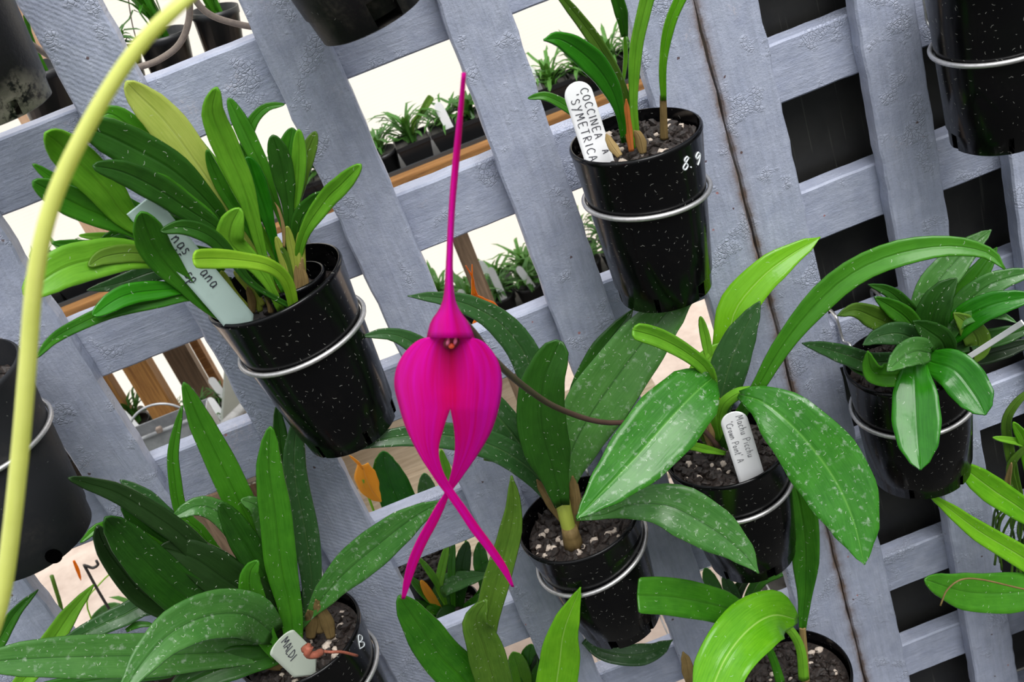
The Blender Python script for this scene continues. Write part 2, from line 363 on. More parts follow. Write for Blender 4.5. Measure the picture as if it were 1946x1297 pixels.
# ------------------------------------------------------------------ the painted lattice: two panels side by side
T1 = .018
def bar(x0, x1, z0, z1, y0, y1, mat, parent, name='slat', wob=.0007):
    """a board with slightly uneven edges"""
    vertical = (z1-z0) > (x1-x0); n = max(4, int(max(z1-z0, x1-x0)/.012)); V = []; F = []
    ch = .0016
    ring = [(0,ch),(ch,0),(1,0),(1,ch)]
    for k in range(n+1):
        t = k/n; sd = random.random
        w0, w1 = (sd()-.5)*2*wob*(1 if vertical else .4), (sd()-.5)*2*wob*(1 if vertical else .4)
        if vertical:
            a, b, z = x0+w0, x1+w1, z0+(z1-z0)*t
            pr_ = [(a,y0+ch),(a+ch,y0),(b-ch,y0),(b,y0+ch),(b,y1-ch),(b-ch,y1),(a+ch,y1),(a,y1-ch)]
            V += [(x, y, z) for x, y in pr_]
        else:
            a, b, x = z0+w0, z1+w1, x0+(x1-x0)*t
            pr_ = [(a,y0+ch),(a+ch,y0),(b-ch,y0),(b,y0+ch),(b,y1-ch),(b-ch,y1),(a+ch,y1),(a,y1-ch)]
            V += [(x, y, z) for z, y in pr_]
    for k in range(n):
        for j in range(8): F.append((k*8+j, k*8+(j+1)%8, (k+1)*8+(j+1)%8, (k+1)*8+j))
    F.append(tuple(range(8))); F.append(tuple(n*8+j for j in range(8)))
    me = bpy.data.meshes.new(name); me.from_pydata(V, [], F); bm = bmesh.new(); bm.from_mesh(me); bmesh.ops.recalc_face_normals(bm, faces=bm.faces); bm.to_mesh(me); bm.free()
    me.materials.append(mat); return link(bpy.data.objects.new(name, me), parent)
ZB, ZT = .42, 1.85
lp = thing('lattice_panel', 'grey-blue painted wooden lattice on the left, pale sheeting showing through its gaps', 'lattice', (-.15, 0, ZB))
for (a, b, m) in ((-.62,-.572,MP_V), (-.492,-.4385,MP_V), (-.352,-.3015,MP_V), (-.2145,-.1675,MP_B), (-.0855,-.0398,MP_V), (.0375,.0832,MP_V), (.160,.2076,MP_S)):
    bar(a, b, ZB, ZT, 0, T1, m, lp)
ROWS_L = [1.765, 1.627, 1.487, 1.343, 1.209, 1.072, .931, .803, .67, .54]
for i, z in enumerate(ROWS_L): bar(-.66, .2074, z-(.0505 if i != 5 else .056), z, T1+.0002, T1*2, MP_H, lp, 'crossbar')
rpn = thing('lattice_panel', 'grey-blue painted wooden lattice on the right with black board showing in its gaps', 'lattice', (.45, 0, ZB))
for (a, b, m) in ((.2092,.2535,MP_S), (.3215,.3668,MP_V), (.4245,.470,MP_V), (.535,.58,MP_V)):
    bar(a, b, ZB, ZT, 0, T1, m, rpn)
ROWS_R = [1.727, 1.6, 1.472, 1.345, 1.219, 1.089, .962, .809, .682, .555]
for z in ROWS_R: bar(.2094, .64, z-.048, z, T1+.0002, T1*2, MP_H, rpn, 'crossbar')

# ------------------------------------------------------------------ setting behind the lattice
def boardmat():
    s = NT('black scuffed board'); n = s.noise(s.coord(), 14, 6, .7); n2 = s.noise(s.coord(scale=(1,1,.03)), 300, 2)
    c = s.mix(s.ramp(n, [(.35, 0), (.75, 1)]), (.004,.004,.004), (.022,.021,.018)); c = s.mix(s.ramp(n2, [(.66, 0), (.72, .25)]), c, (.12,.12,.1))
    s.l(c, s.b.inputs['Base Color']); s.i(s.b, Roughness=.55); return s.m
bb = box('backing_board', (.2545, .045, .545), (.75, .052, ZT), boardmat(), None, 0)
tag(bb, 'scuffed black board standing behind the right-hand lattice gaps', 'board')
def sheetmat():
    s = NT('ribbed translucent sheeting'); v = s.coord()
    w = s.n('ShaderNodeTexWave', bands_direction='Z'); s.l(v, w.inputs['Vector']); w.inputs['Scale'].default_value = 32; w.inputs['Distortion'].default_value = .4
    n = s.noise(v, 1.6, 3); s.i(s.b, Roughness=.5)
    c = s.mix(s.ramp(n, [(.35, 0), (.65, 1)]), (.95,.91,.87), (.95,.95,.90)); c = s.mix(s.ramp(w.outputs['Fac'], [(0, .12), (.3, 0)]), c, (.75,.68,.6)); s.l(c, s.b.inputs['Base Color'])
    tr = s.n('ShaderNodeBsdfTranslucent'); s.l(c, tr.inputs[0]); mx = s.n('ShaderNodeMixShader'); mx.inputs[0].default_value = .6
    s.l(s.b.outputs[0], mx.inputs[1]); s.l(tr.outputs[0], mx.inputs[2]); s.l(mx.outputs[0], s.out.inputs[0]); return s.m
wb = box('wall_back', (-3.5, 2.4, -.2), (3.5, 2.404, 2.6), sheetmat(), None, 0); tag(wb, kind='structure')
def floormat():
    s = NT('dark ground'); v = s.coord(); n = s.noise(v, 9, 8, .7); n2 = s.noise(s.coord(scale=(.2,1,1)), 60, 4)
    s.l(s.mix(s.ramp(n, [(.3, 0), (.7, 1)]), (.012,.012,.011), (.035,.034,.03)), s.b.inputs['Base Color']); s.i(s.b, Roughness=.8); s.l(s.bump(n2, .4, .004), s.b.inputs['Normal']); return s.m  # mottled ground colour, darkened to keep its bounce off the pots
fl = box('floor', (-3.5, -2.5, -.25), (3.5, 2.404, -.2), floormat(), None, 0); tag(fl, kind='structure')

def slabmat():
    s = NT('pinkish grey paving'); v = s.coord(); n = s.noise(v, 9, 8, .7); n2 = s.noise(s.coord(scale=(.2,1,1)), 60, 4)
    s.l(s.mix(s.ramp(n, [(.3, 0), (.7, 1)]), (.40,.31,.26), (.62,.52,.45)), s.b.inputs['Base Color']); s.i(s.b, Roughness=.8); s.l(s.bump(n2, .4, .004), s.b.inputs['Normal']); return s.m
sb = box('paving_slab', (-3.4, .7, -.2), (.30, 2.39, -.17), slabmat(), None, .003); sb2 = box('paving_slab', (.302, 1.15, -.2), (1.9, 2.39, -.17), slabmat(), None, .003); tag(sb2, 'pale paving seen through the gap above the right-of-centre pot', 'paving')
tag(sb, 'pale pinkish paving lying behind the lattice on the left', 'paving')
# ------------------------------------------------------------------ pots
POTS = {}
class Pot: pass
def pot_profile(R0, R1, H, st=.88):
    return [(R0-.0012,-.0006),(R0-.0004,-.0005),(R0+.0002,0.0),(R0+.0006,.0008),(R0+.0007,.0022),(R0+.0002,.0032),
            (R0+(R1-R0)*.25,.25*H),(R0+(R1-R0)*.55,.55*H),(R0+(R1-R0)*st,st*H),(R0+(R1-R0)*st-.0012,st*H+.0015),(R1-.001,H*.985),(R1-.004,H)]
def pot(parent, c, a, b, Y, ab=None, mat=None, notch=6, nphase=0., nw=.13, st=.88, soil=.012, stones=14, dYb=0., name='pot', chunks=90):
    C = at(c[0], c[1], Y); B = at(b[0], b[1], Y+dYb); k = Pot(); k.C, k.H = C, (B-C).length
    k.R0 = a*pxm(C); k.R1 = (ab*pxm(B) if ab else k.R0*.74); ax = (B-C).normalized(); k.ax = ax
    s = ax.cross(Vector((0,1,0))).normalized(); f = s.cross(ax).normalized(); k.s, k.f = s, f
    prf = pot_profile(k.R0, k.R1, k.H, st); SEG = 64; G = Geo()
    inner = [(k.R0-.0014,-.0005),(k.R0-.0020,.02),(k.R1-.004,k.H-.006),(0.001,k.H-.0055)]
    V = []; U = []; F = []
    rows = prf
    for (r, h) in rows:
        for j in range(SEG+1):
            an = 2*math.pi*j/SEG; V.append(C+ax*h+(s*math.cos(an)+f*math.sin(an))*r); U.append((an*k.R0, h))
    def isn(j):
        if not notch: return False
        q = ((j/SEG*notch+nphase) % 1); return q < nw
    for i in range(len(rows)-1):
        for j in range(SEG):
            if i >= 9 and isn(j): continue
            q = i*(SEG+1)+j; F.append((q, q+1, q+SEG+2, q+SEG+1))
    G.add(V, F, U)
    V = []; U = []; F = []
    for (r, h) in inner:
        for j in range(SEG+1):
            an = 2*math.pi*j/SEG; V.append(C+ax*h+(s*math.cos(an)+f*math.sin(an))*r); U.append((an*k.R0, h))
    for i in range(len(inner)-1):
        for j in range(SEG):
            q = i*(SEG+1)+j; F.append((q, q+SEG+1, q+SEG+2, q+1))
    G.add(V, F, U)
    V = []; F = []; U = []                                   # outer base, and lip joining both walls
    for (r, h) in ((k.R0-.0014,-.0005),(k.R0-.0012,-.0006),(k.R1-.004,k.H),(.0005,k.H-.003)):
        for j in range(SEG+1):
            an = 2*math.pi*j/SEG; V.append(C+ax*h+(s*math.cos(an)+f*math.sin(an))*r); U.append((an*k.R0, h))
    for i in (0, 2):
        for j in range(SEG):
            q = i*(SEG+1)+j; F.append((q, q+1, q+SEG+2, q+SEG+1))
    G.add(V, F, U)
    k.obj = G.build(name, mat or POT, parent)
    if soil is not None:
        G = Geo(); rs = k.R0-.0032-(k.R0-k.R1)*soil/k.H; V = [C+ax*soil]; F = []; RN = 9
        for i in range(1, RN+1):
            for j in range(48):
                an = 2*math.pi*j/48; r = rs*i/RN; p = C+ax*soil+(s*math.cos(an)+f*math.sin(an))*r
                V.append(p+ax*(noise.noise(p*120)*.004 if i < RN else 0))
        for j in range(48): F.append((0, 1+j, 1+(j+1)%48))
        for i in range(RN-1):
            for j in range(48): F.append((1+i*48+j, 1+(i+1)*48+j, 1+(i+1)*48+(j+1)%48, 1+i*48+(j+1)%48))
        G.add(V, F)
        def lump(sz, flat):
            an = random.random()*6.283; r = rs*.93*math.sqrt(random.random()); p = C+ax*(soil-.001)+(s*math.cos(an)+f*math.sin(an))*r
            rot = Matrix.Rotation(random.random()*6.28, 3, 'X') @ Matrix.Rotation(random.random()*6.28, 3, 'Z'); bm = bmesh.new(); bmesh.ops.create_icosphere(bm, subdivisions=1, radius=1)
            vs = [p+rot@Vector((v.co.x*sz*(1+random.uniform(-.25,.25)), v.co.y*sz*flat*(1+random.uniform(-.2,.2)), v.co.z*sz*.6*(1+random.uniform(-.2,.2)))) for v in bm.verts]
            fs = [tuple(v.index for v in fc.verts) for fc in bm.faces]; bm.free(); return vs, fs
        for _ in range(int(chunks*2.4)): G.add(*lump(random.uniform(.002,.0062), random.uniform(.3,.9)))
        G.build('potting_mix', SOIL, parent, False)
        if stones:
            G = Geo()
            for _ in range(stones): G.add(*lump(random.uniform(.0022,.0048), random.uniform(.6,1)))
            o = G.build('pumice', STONE, parent, True); tag(o, label='scattered pale pumice gravel', kind='stuff')
    return k
def on_pot(k, px, py, lift=.0003):
    """where the sight line of a picture point first meets the outside wall of a pot"""
    d = ray(px, py).normalized(); t0 = (k.C-CAM).length-.12; last = None
    for q in range(900):
        P = CAM+d*(t0+q*.0003); h = (P-k.C).dot(k.ax); rr = ((P-k.C)-k.ax*h).length; R = k.R0+(k.R1-k.R0)*min(1, max(0, h/k.H))
        if last is None or rr-R < last[0]: last = (rr-R, P)
        if rr < R+.0004 and -.01 < h < k.H: return P-d*lift
    return last[1]
def inside(k, px, py, m=.012): return on_pot(k, px, py+9).y+m
def hanger(k, zhook, label, frac=.34, rw=.0019, tilt=0., mat=None, mid=True, w=.030, gp='wire hangers'):
    t = thing('wire_pot_hanger', label, 'hanger', tuple(k.C), gp)
    R = k.R0+(k.R1-k.R0)*frac+rw+.0004; c = k.C+k.ax*k.H*frac; P = []
    for j in range(56):
        an = 2*math.pi*j/56; P.append(c+(k.s*math.cos(an)+k.f*math.sin(an))*R - k.ax*math.cos(an)*tilt)
    tube('ring', P, rw, mat or WIRE, t, 8, True)
    for sgn in (-1, 1):
        an = math.pi/2 + sgn*.45 if k.f.y > 0 else -math.pi/2+sgn*.45
        A = c+(k.s*math.cos(an)+k.f*math.sin(an))*R; x = A.x
        Q = [A, Vector((x, -.004, A.z+.006)), Vector((x, -.003, A.z+.03)), Vector((x, .012, zhook-.02)), Vector((x, .0155, zhook-.004)), Vector((x, .019, zhook+.0035)), Vector((x, .034, zhook+.0035)), Vector((x, .0385, zhook-.001)), Vector((x, .0385, zhook-.012))]
        tube('hook_arm', Q, rw*.8, mat or WIRE, t, 6, n=34)
    return t

# ------------------------------------------------------------------ handwriting
GL = {
 'C':(.62,[[(.6,.85),(.35,1),(.08,.75),(0,.45),(.12,.1),(.35,0),(.6,.12)]]),'O':(.66,[[(.3,1),(.05,.7),(.05,.25),(.3,0),(.55,.25),(.55,.75),(.3,1)]]),
 'I':(.25,[[(.1,1),(.1,0)]]),'N':(.66,[[(0,0),(.02,1),(.5,0),(.55,1)]]),'E':(.58,[[(.55,1),(.05,1),(.05,0),(.55,0)],[(.05,.5),(.42,.52)]]),
 'A':(.62,[[(0,0),(.28,1),(.55,0)],[(.1,.38),(.46,.38)]]),'S':(.56,[[(.5,.85),(.25,1),(.03,.8),(.2,.55),(.45,.38),(.4,.08),(.15,0),(0,.15)]]),
 'Y':(.6,[[(0,1),(.28,.5)],[(.55,1),(.1,-.25)]]),'M':(.78,[[(0,0),(.08,1),(.33,.35),(.58,1),(.66,0)]]),'T':(.6,[[(0,1),(.55,1)],[(.28,1),(.26,0)]]),
 'R':(.6,[[(.03,0),(.05,1),(.42,.9),(.42,.6),(.06,.5),(.52,0)]]),"'":(.25,[[(.1,1.15),(.06,.85)]]),' ':(.4,[]),
 'P':(.6,[[(.05,0),(.05,1),(.45,.95),(.5,.62),(.07,.5)]]),'L':(.5,[[(.04,1),(.02,0),(.4,.03)]]),'D':(.62,[[(.04,0),(.05,1),(.45,.75),(.5,.3),(.04,0)]]),
 'm':(.72,[[(0,0),(.02,.55),(.04,.35),(.2,.58),(.28,0),(.3,.35),(.48,.58),(.55,0)]]),'a':(.5,[[(.38,.5),(.15,.58),(.02,.28),(.12,0),(.36,.15),(.4,.52),(.44,0)]]),
 's':(.42,[[(.35,.52),(.12,.58),(.05,.4),(.3,.22),(.25,.02),(0,.04)]]),'n':(.5,[[(0,0),(.02,.55),(.04,.35),(.25,.58),(.36,.4),(.38,0)]]),'r':(.4,[[(0,0),(.03,.55),(.05,.38),(.32,.58)]]),
 'o':(.48,[[(.2,.58),(.02,.3),(.18,0),(.38,.28),(.2,.58)]]),'l':(.22,[[(.08,1),(.06,0)]]),'f':(.38,[[(.36,.95),(.16,.9),(.12,0)],[(0,.5),(.3,.52)]]),
 'e':(.45,[[(.04,.3),(.36,.35),(.2,.58),(.02,.25),(.15,0),(.38,.1)]]),'p':(.5,[[(.05,.55),(.02,-.4)],[(.04,.45),(.28,.58),(.4,.3),(.2,0),(.04,.1)]]),
 'c':(.42,[[(.36,.5),(.15,.57),(.02,.25),(.15,0),(.36,.08)]]),'h':(.48,[[(.03,1),(.02,0)],[(.03,.35),(.22,.55),(.36,.4),(.36,0)]]),'u':(.5,[[(.02,.56),(.05,.1),(.2,0),(.36,.15),(.38,.56),(.4,0)]]),
 'w':(.62,[[(0,.56),(.12,0),(.28,.5),(.42,0),(.54,.56)]]),'i':(.2,[[(.07,.56),(.07,0)],[(.08,.8),(.09,.86)]]),'t':(.4,[[(.15,.95),(.14,.05),(.3,0)],[(0,.6),(.32,.62)]]),
 '8':(.55,[[(.45,.85),(.25,1),(.08,.8),(.25,.55),(.45,.25),(.25,0),(.03,.22),(.22,.52),(.45,.85)]]),'.':(.25,[[(.05,.0),(.1,.06)]]),'9':(.5,[[(.42,.8),(.22,1),(.04,.75),(.2,.52),(.42,.75),(.4,.3),(.3,0)]]),
 'B':(.62,[[(.05,0),(.06,1),(.42,.85),(.36,.58),(.08,.5),(.5,.38),(.5,.1),(.05,0)]]),
}
def write(text, mapfn, h, mat, parent, rad, name='writing', gap=.14):
    """mapfn(u along, v up) -> 3D; text height h in the same units"""
    G = Geo(); u = 0
    for ch in text:
        wd_, strokes = GL[ch]
        for st in strokes:
            pts = [mapfn((u+x)*h+random.uniform(-.01,.01)*h, y*h) for x, y in st]
            P = spline(pts, max(2, (len(pts)-1)*4+1)) if len(pts) > 2 else [Vector(p) for p in pts]
            G.add(*tube_geo(P, rad, 5))
        u += wd_+gap
    return G.build(name, mat, parent)

def plant_tag(tip, end, w, Yt, Ye, label, mat=None, lines=(), sink=.03, ink=None, bow=0., round_=True, chip=False, cap=.5, rad=.00032, group='plant tags'):
    A, B = at(tip[0], tip[1], Yt), at(end[0], end[1], Ye); L = (B-A).length; t = (B-A).normalized(); v = ((A+B)/2-CAM).normalized()
    s = t.cross(v).normalized()
    if s.dot(RIGHT) < 0: s = -s
    n = s.cross(t).normalized()
    if n.dot(v) > 0: n = -n
    W = w*pxm((A+B)/2); o = thing('plant_tag', label, 'tag', tuple(B), group)
    LT = L+sink; NN_, MM = 30, 8
    def P(u, x): # u along metres, x across (-.5..
        return A+t*u+s*x + n*(bow*math.sin(math.pi*min(1, u/LT)))
    G = Geo(); V = []; F = []
    for k in range(NN_+1):
        u = (k/NN_)**1.5*LT
        hw = W/2
        if round_ and u < W*cap*.95: hw = W/2*math.sqrt(max(0.0004, 1-((W*cap-u)/(W*cap))**2))
        if u > LT-W*.6: hw *= max(.15, (LT-u)/(W*.6))
        for j in range(MM+1): 
            x = -hw+2*hw*j/MM
            if chip and x > 0 and .6 < u/L < .95: x = min(x, W*(.32+.08*math.sin(u/L*30)))
            V.append(P(u, x))
    for k in range(NN_):
        for j in range(MM): q = k*(MM+1)+j; F.append((q, q+1, q+MM+2, q+MM+1))
    ob = mesh('tag_blade', V, F, mat or TAG, o); solid(ob, .0009)
    for (text, u0, x0, h, skew, gap) in lines:
        write(text, lambda a, b: P(u0*L+a, x0*W+b+skew*a)+n*.0007, h*W, ink or INK, o, rad, gap=gap)
    return o

# ================================================================== FRONT PLANTS
def orchid(label, loc, group=None, name='potted_orchid'): return thing(name, label, 'orchid', tuple(loc), group)

# ---- P1: lime clump, left
T = orchid('orchid with a dense lime-green leaf clump in a black pot left of the pink flower', at(521,538,-.062))
k1 = pot(T, (521,538), 137, (672,815), -.066, 92, soil=.02, stones=0, nphase=.3, chunks=40)
inp = pot(T, (556,528), 62, (600,640), -.072, 50, notch=0, soil=.012, stones=2, name='inner_pot', chunks=30)
for args in [
 ([(430,480),(395,420),(360,340),(338,252)], 46, 'olive', (-.07,-.06), 'ob'),
 ([(390,450),(330,330),(270,262),(215,218),(188,224)], 52, 'mid', (-.07,-.08), 'ob'),
 ([(340,420),(270,400),(200,370),(120,350),(62,312)], 30, 'mid', (-.08,-.10), 'st'),
 ([(540,520),(495,440),(430,345),(375,270),(332,208)], 24, 'lime', (-.06,-.05), 'st'),
 ([(560,500),(535,420),(505,335),(470,260),(434,186)], 36, 'mid', (-.06,-.05), 'ob'),
 ([(500,420),(468,340),(466,285),(478,235),(505,205),(541,198)], 24, 'mid', (-.05,-.05), 'st'),
 ([(540,480),(560,400),(575,320),(600,250)], 34, 'olive', (-.055,-.05), 'ob'),
 ([(550,470),(548,380),(548,300),(556,243)], 46, 'mid', (-.06,-.055), 'ob'),
 ([(545,480),(560,400),(568,320),(568,246)], 30, 'lime', (-.065,-.07), 'ob'),
 ([(545,480),(548,400),(536,320),(518,257)], 46, 'dark', (-.065,-.075), 'ob'),
 ([(535,510),(510,420),(485,345),(470,298)], 44, 'gloss', (-.065,-.07), 'ob'),
 ([(480,480),(440,400),(410,335),(388,277)], 22, 'mid', (-.07,-.07), 'st'),
 ([(525,570),(470,460),(400,350),(320,240),(262,180),(240,155)], 78, 'pale', (-.07,-.09), 'ob'),
 ([(480,520),(440,450),(400,390),(330,325),(250,280),(185,250),(146,246)], 82, 'dark', (-.075,-.12), 'ob'),
 ([(420,520),(350,470),(250,420),(200,360),(140,300),(104,266),(86,253)], 78, 'lime', (-.075,-.13), 'ob'),
 ([(400,480),(300,460),(230,425),(160,395),(105,368),(62,345)], 60, 'mid', (-.08,-.12), 'ob'),
 ([(400,500),(330,470),(260,455),(190,450),(150,448)], 22, 'lime', (-.075,-.08), 'st'),
 ([(400,500),(330,455),(250,440),(190,458)], 34, 'mid', (-.078,-.09), 'st'),
 ([(360,500),(250,480),(170,468),(98,462)], 26, 'mid', (-.08,-.11), 'st'),
 ([(300,520),(220,490),(150,485),(90,495)], 46, 'olive', (-.08,-.11), 'st'),
 ([(440,530),(350,520),(300,515),(230,538),(165,552)], 40, 'slate', (-.075,-.1), 'el'),
 ([(430,560),(360,510),(250,485),(170,495),(110,515),(45,562)], 84, 'lime', (-.085,-.15), 'ob'),
 ([(430,560),(340,500),(260,482),(200,488),(168,506)], 38, 'olive', (-.09,-.13), 'ob'),
 ([(450,590),(375,552),(300,552),(235,563),(176,600)], 44, 'gloss', (-.085,-.14), 'ob'),
 ([(455,600),(380,562),(300,572),(210,592),(140,622),(98,648),(70,680)], 30, 'mid', (-.085,-.17), 'st'),
 ([(510,560),(460,490),(420,440),(360,400),(300,360),(235,328),(176,315)], 56, 'dark', (-.085,-.14), 'ob'),
 ([(500,560),(450,490),(400,430),(340,385),(300,350),(275,333)], 58, 'mid', (-.08,-.12), 'ob'),
 ([(525,580),(495,470),(468,370),(430,280),(405,215),(412,166)], 54, 'lime', (-.08,-.11), 'ob'),
 ([(540,560),(480,450),(430,370),(405,320),(393,285)], 26, 'mid', (-.08,-.09), 'ob'),
]: leaf(T, args[0], args[1], args[2], args[3], args[4], fold=.2)
for args in [
 ([(555,585),(480,540),(440,490),(400,450),(350,432),(305,440)], 34, 'dark', (-.095,-.13), 'ob'),
 ([(560,560),(565,500),(580,440),(620,380),(650,350),(686,313)], 40, 'lime', (-.065,-.11), 'ob'),
 ([(560,550),(566,480),(572,420),(600,385),(618,366)], 42, 'dark', (-.06,-.08), 'ob'),
 ([(535,590),(510,540),(480,500),(440,465),(440,430),(456,396)], 56, 'lime', (-.09,-.11), 'ob'),
 ([(450,610),(400,590),(350,540),(300,480),(280,435),(268,403)], 66, 'mid', (-.09,-.13), 'ob'),
 ([(560,590),(545,535),(510,505),(450,494),(400,492),(367,493)], 40, 'yell', (-.1,-.16), 'bl'),
]: leaf(T, args[0], args[1], args[2], args[3], args[4], fold=.28)
for (b_, m_, t_) in [((470,585),(440,555),(420,515)),((495,592),(480,550),(455,520)),((515,588),(505,545),(480,510)),((535,585),(525,530),(500,480)),((548,575),(545,520),(525,450)),((565,560),(560,500),(545,430)),((578,545),(572,500),(570,440)),((500,580),(470,540),(445,515)),((560,570),(550,510),(535,470)),((525,592),(512,560),(496,520))]:
    leaf(T, [b_, m_, t_], 17, random.choice(['stem','olive','lime']), (-.075,-.078), 'st', fold=-.5, name='leaf_stalk', thick=.002)
for (b_, t_) in [((480,595),(470,545)),((515,595),(508,545)),((545,590),(540,520)),((565,575),(562,505)),((580,560),(570,500)),((555,590),(575,490))]:
    leaf(T, [b_, ((b_[0]+t_[0])/2+3,(b_[1]+t_[1])/2), t_], 16, 'tan', (-.078,-.08), 'th', fold=-.4, name='dry_sheath')
leaf(T, [(540,470),(538,430),(530,400),(522,385)], 7, 'tan', (-.09,-.09), 'th', name='dry_tip')
plant_tag((266,388),(446,600), 60, -.115, inside(k1,446,600), 'mint-green plant tag handwritten in two lines, in the lime-leaved orchid pot', TAG_G,
          [('nas', .30, .02, .38, .0, .22), ('ana', .60, .02, .38, .0, .2), ('ro', .24, -.40, .38, .0, .2), ('lfe', .37, -.42, .38, .0, .14), ('sp', .55, -.40, .38, .0, .12)], round_=False, rad=.00034, sink=.02)
hanger(k1, 1.343, 'wire hanger around the pot of the lime-leaved orchid', .33)

# ---- P2: dark strap leaves, bottom left
T = orchid('orchid with long dark strap leaves in the black pot at the bottom left', at(566,1208,-.066))
k2 = pot(T, (566,1208), 124, (690,1425), -.066, 90, stones=34)
for p, w, m, Y, pr in [
 ([(500,1150),(400,1050),(320,985),(280,945),(228,913)], 36, 'slate', (-.06,-.05), 'st'),
 ([(540,1150),(500,1080),(460,980),(430,900),(408,836)], 48, 'slate', (-.055,-.04), 'st'),
 ([(520,1150),(420,1060),(380,1010),(345,975),(331,900),(330,850),(346,772)], 26, 'mid', (-.06,-.06), 'st'),
 ([(540,1050),(545,950),(535,850),(526,772)], 34, 'dark', (-.05,-.035), 'st'),
 ([(590,1190),(592,1100),(578,1000),(562,920),(560,850),(568,788)], 54, 'slate', (-.06,-.05), 'st'),
 ([(555,1190),(520,1080),(470,985),(420,880),(380,800),(349,727)], 62, 'mid', (-.065,-.07), 'st'),
 ([(530,1180),(450,1100),(340,1040),(290,1010),(231,960)], 66, 'dark', (-.07,-.09), 'st'),
 ([(500,1170),(400,1120),(280,1030),(200,1000),(152,1032)], 30, 'mid', (-.075,-.11), 'st'),
 ([(530,1080),(510,1010),(490,965),(458,950)], 44, 'grey', (-.065,-.075), 'st'),
 ([(520,1150),(470,1040),(430,985),(380,962),(328,984)], 52, 'grey', (-.075,-.1), 'st'),
 ([(540,1190),(480,1120),(391,1060),(334,1008),(234,943),(170,920),(130,909)], 48, 'deep', (-.08,-.13), 'st'),
 ([(545,1200),(500,1150),(440,1110),(370,1062),(303,1040)], 86, 'deep', (-.085,-.11), 'st'),
 ([(550,1180),(520,1120),(470,1040),(440,990),(418,956)], 60, 'dark', (-.08,-.09), 'st'),
 ([(500,1200),(400,1175),(290,1140),(230,1080),(196,1030),(186,1000)], 56, 'deep', (-.09,-.13), 'st'),
 ([(520,1205),(440,1180),(360,1140),(290,1080),(225,1010),(200,984)], 88, 'dark', (-.095,-.14), 'st'),
 ([(560,1235),(552,1160),(535,1080),(524,980),(512,890),(514,811)], 66, 'mid', (-.09,-.09), 'st'),
 ([(565,1200),(640,1105),(720,1035),(785,985),(842,953)], 78, 'grey', (-.08,-.13), 'el'),
 ([(530,1250),(500,1200),(478,1130),(476,1090),(490,1066)], 52, 'mid', (-.1,-.11), 'st'),
 ([(480,1230),(310,1150),(230,1172),(160,1205),(100,1235)], 46, 'slate', (-.09,-.11), 'st'),
 ([(540,1240),(505,1250),(440,1262),(370,1290),(320,1320)], 66, 'dark', (-.09,-.12), 'st'),
 ([(520,1235),(420,1240),(300,1246),(180,1248),(60,1252),(-60,1262)], 88, 'grey', (-.09,-.15), 'st'),
 ([(520,1205),(470,1170),(400,1170),(330,1200),(275,1255),(225,1330)], 98, 'grey', (-.1,-.2), 'fu'),
]: leaf(T, p, w, m, Y, pr, fold=.26)
leaf(T, [(240,1199),(262,1188),(293,1188)], 14, 'mid', (-.1,-.1), 'th')
for p in ([(560,1262),(500,1240),(448,1216)], [(575,1250),(530,1262),(490,1262)], [(630,1215),(620,1180),(605,1150)], [(605,1205),(610,1170),(600,1140)], [(590,1215),(592,1180),(585,1160)]):
    leaf(T, p, 28, 'tan', (-.08,-.09), 'th', fold=-.4, name='dry_sheath')
plant_tag((530,1216),(584,1268), 62, -.118, inside(k2,584,1268,.007), 'short greenish-white chipped tag reading MALDI in the bottom left pot', TAG_C, [('MALDI', .08, -.02, .27, -.25, .1)], chip=True, cap=.22, sink=.012)
ROOT = simple('dry reddish root', lin((150,82,62)), .7, 0, 300, .3)
tube('dry_root', [on_pot(k2,608,1238,.004), on_pot(k2,628,1240,.006), on_pot(k2,650,1240,.006), on_pot(k2,679,1247,.006)], .0012, ROOT, T, 6, n=14)
tube('dry_root', [at(578,1236,-.135), at(588,1230,-.138), at(584,1244,-.138), at(600,1245,-.136), at(610,1240,-.13)], .003, ROOT, T, 7, n=16)
write('B', lambda u, v: on_pot(k2, 683+u*.7-v*.12, 1234-u*.25-v*.95), 26, WPEN, k2.obj, .0005)
hanger(k2, 1.072, 'wire hanger around the bottom left pot with dark strap leaves', .3)

# ---- P3: tall stems, top right of centre
T = orchid('orchid with tall pale stems and one arching leaf in the black pot marked 8.9', at(1207,255,-.062))
k3 = pot(T, (1207,256), 127, (1266,553), -.062, 90, stones=26, soil=.009, nphase=.05)
for p, w, m, Y, pr, f in [
 ([(1184,160),(1189,110),(1187,66)], 9, 'lime', (-.04,-.05), 'st', .2),
 ([(1187,68),(1180,22),(1160,-40)], 26, 'mid', (-.05,-.07), 'st', .3),
 ([(1205,280),(1196,215),(1172,150),(1138,88),(1100,35),(1050,-25)], 27, 'olive', (-.06,-.09), 'st', .3),
 ([(1212,290),(1204,200),(1208,100),(1222,30),(1240,-40)], 28, 'lime', (-.07,-.09), [(0,.5),(.3,.55),(.6,.9),(1,1)], .35),
 ([(1262,266),(1260,182)], 15, 'tan', (-.072,-.075), 'pe', -.5),
 ([(1261,190),(1260,120),(1275,40),(1312,-40)], 24, 'bright', (-.075,-.1), [(0,.45),(.3,.6),(.6,.9),(1,1)], .3),
 ([(1165,285),(1125,238),(1078,203),(1037,183),(1003,187)], 22, 'mid', (-.055,-.048), 'st', .2),
]: leaf(T, p, w, m, Y, pr, fold=f)
leaf(T, [(1186,270),(1180,225),(1165,175),(1135,128),(1095,92),(1060,74),(1034,76)], 52, 'gloss', (-.08,-.13), [(0,.22),(.2,.32),(.45,.8),(.62,1),(.78,.85),(.92,.5),(1,.06)], fold=.25)
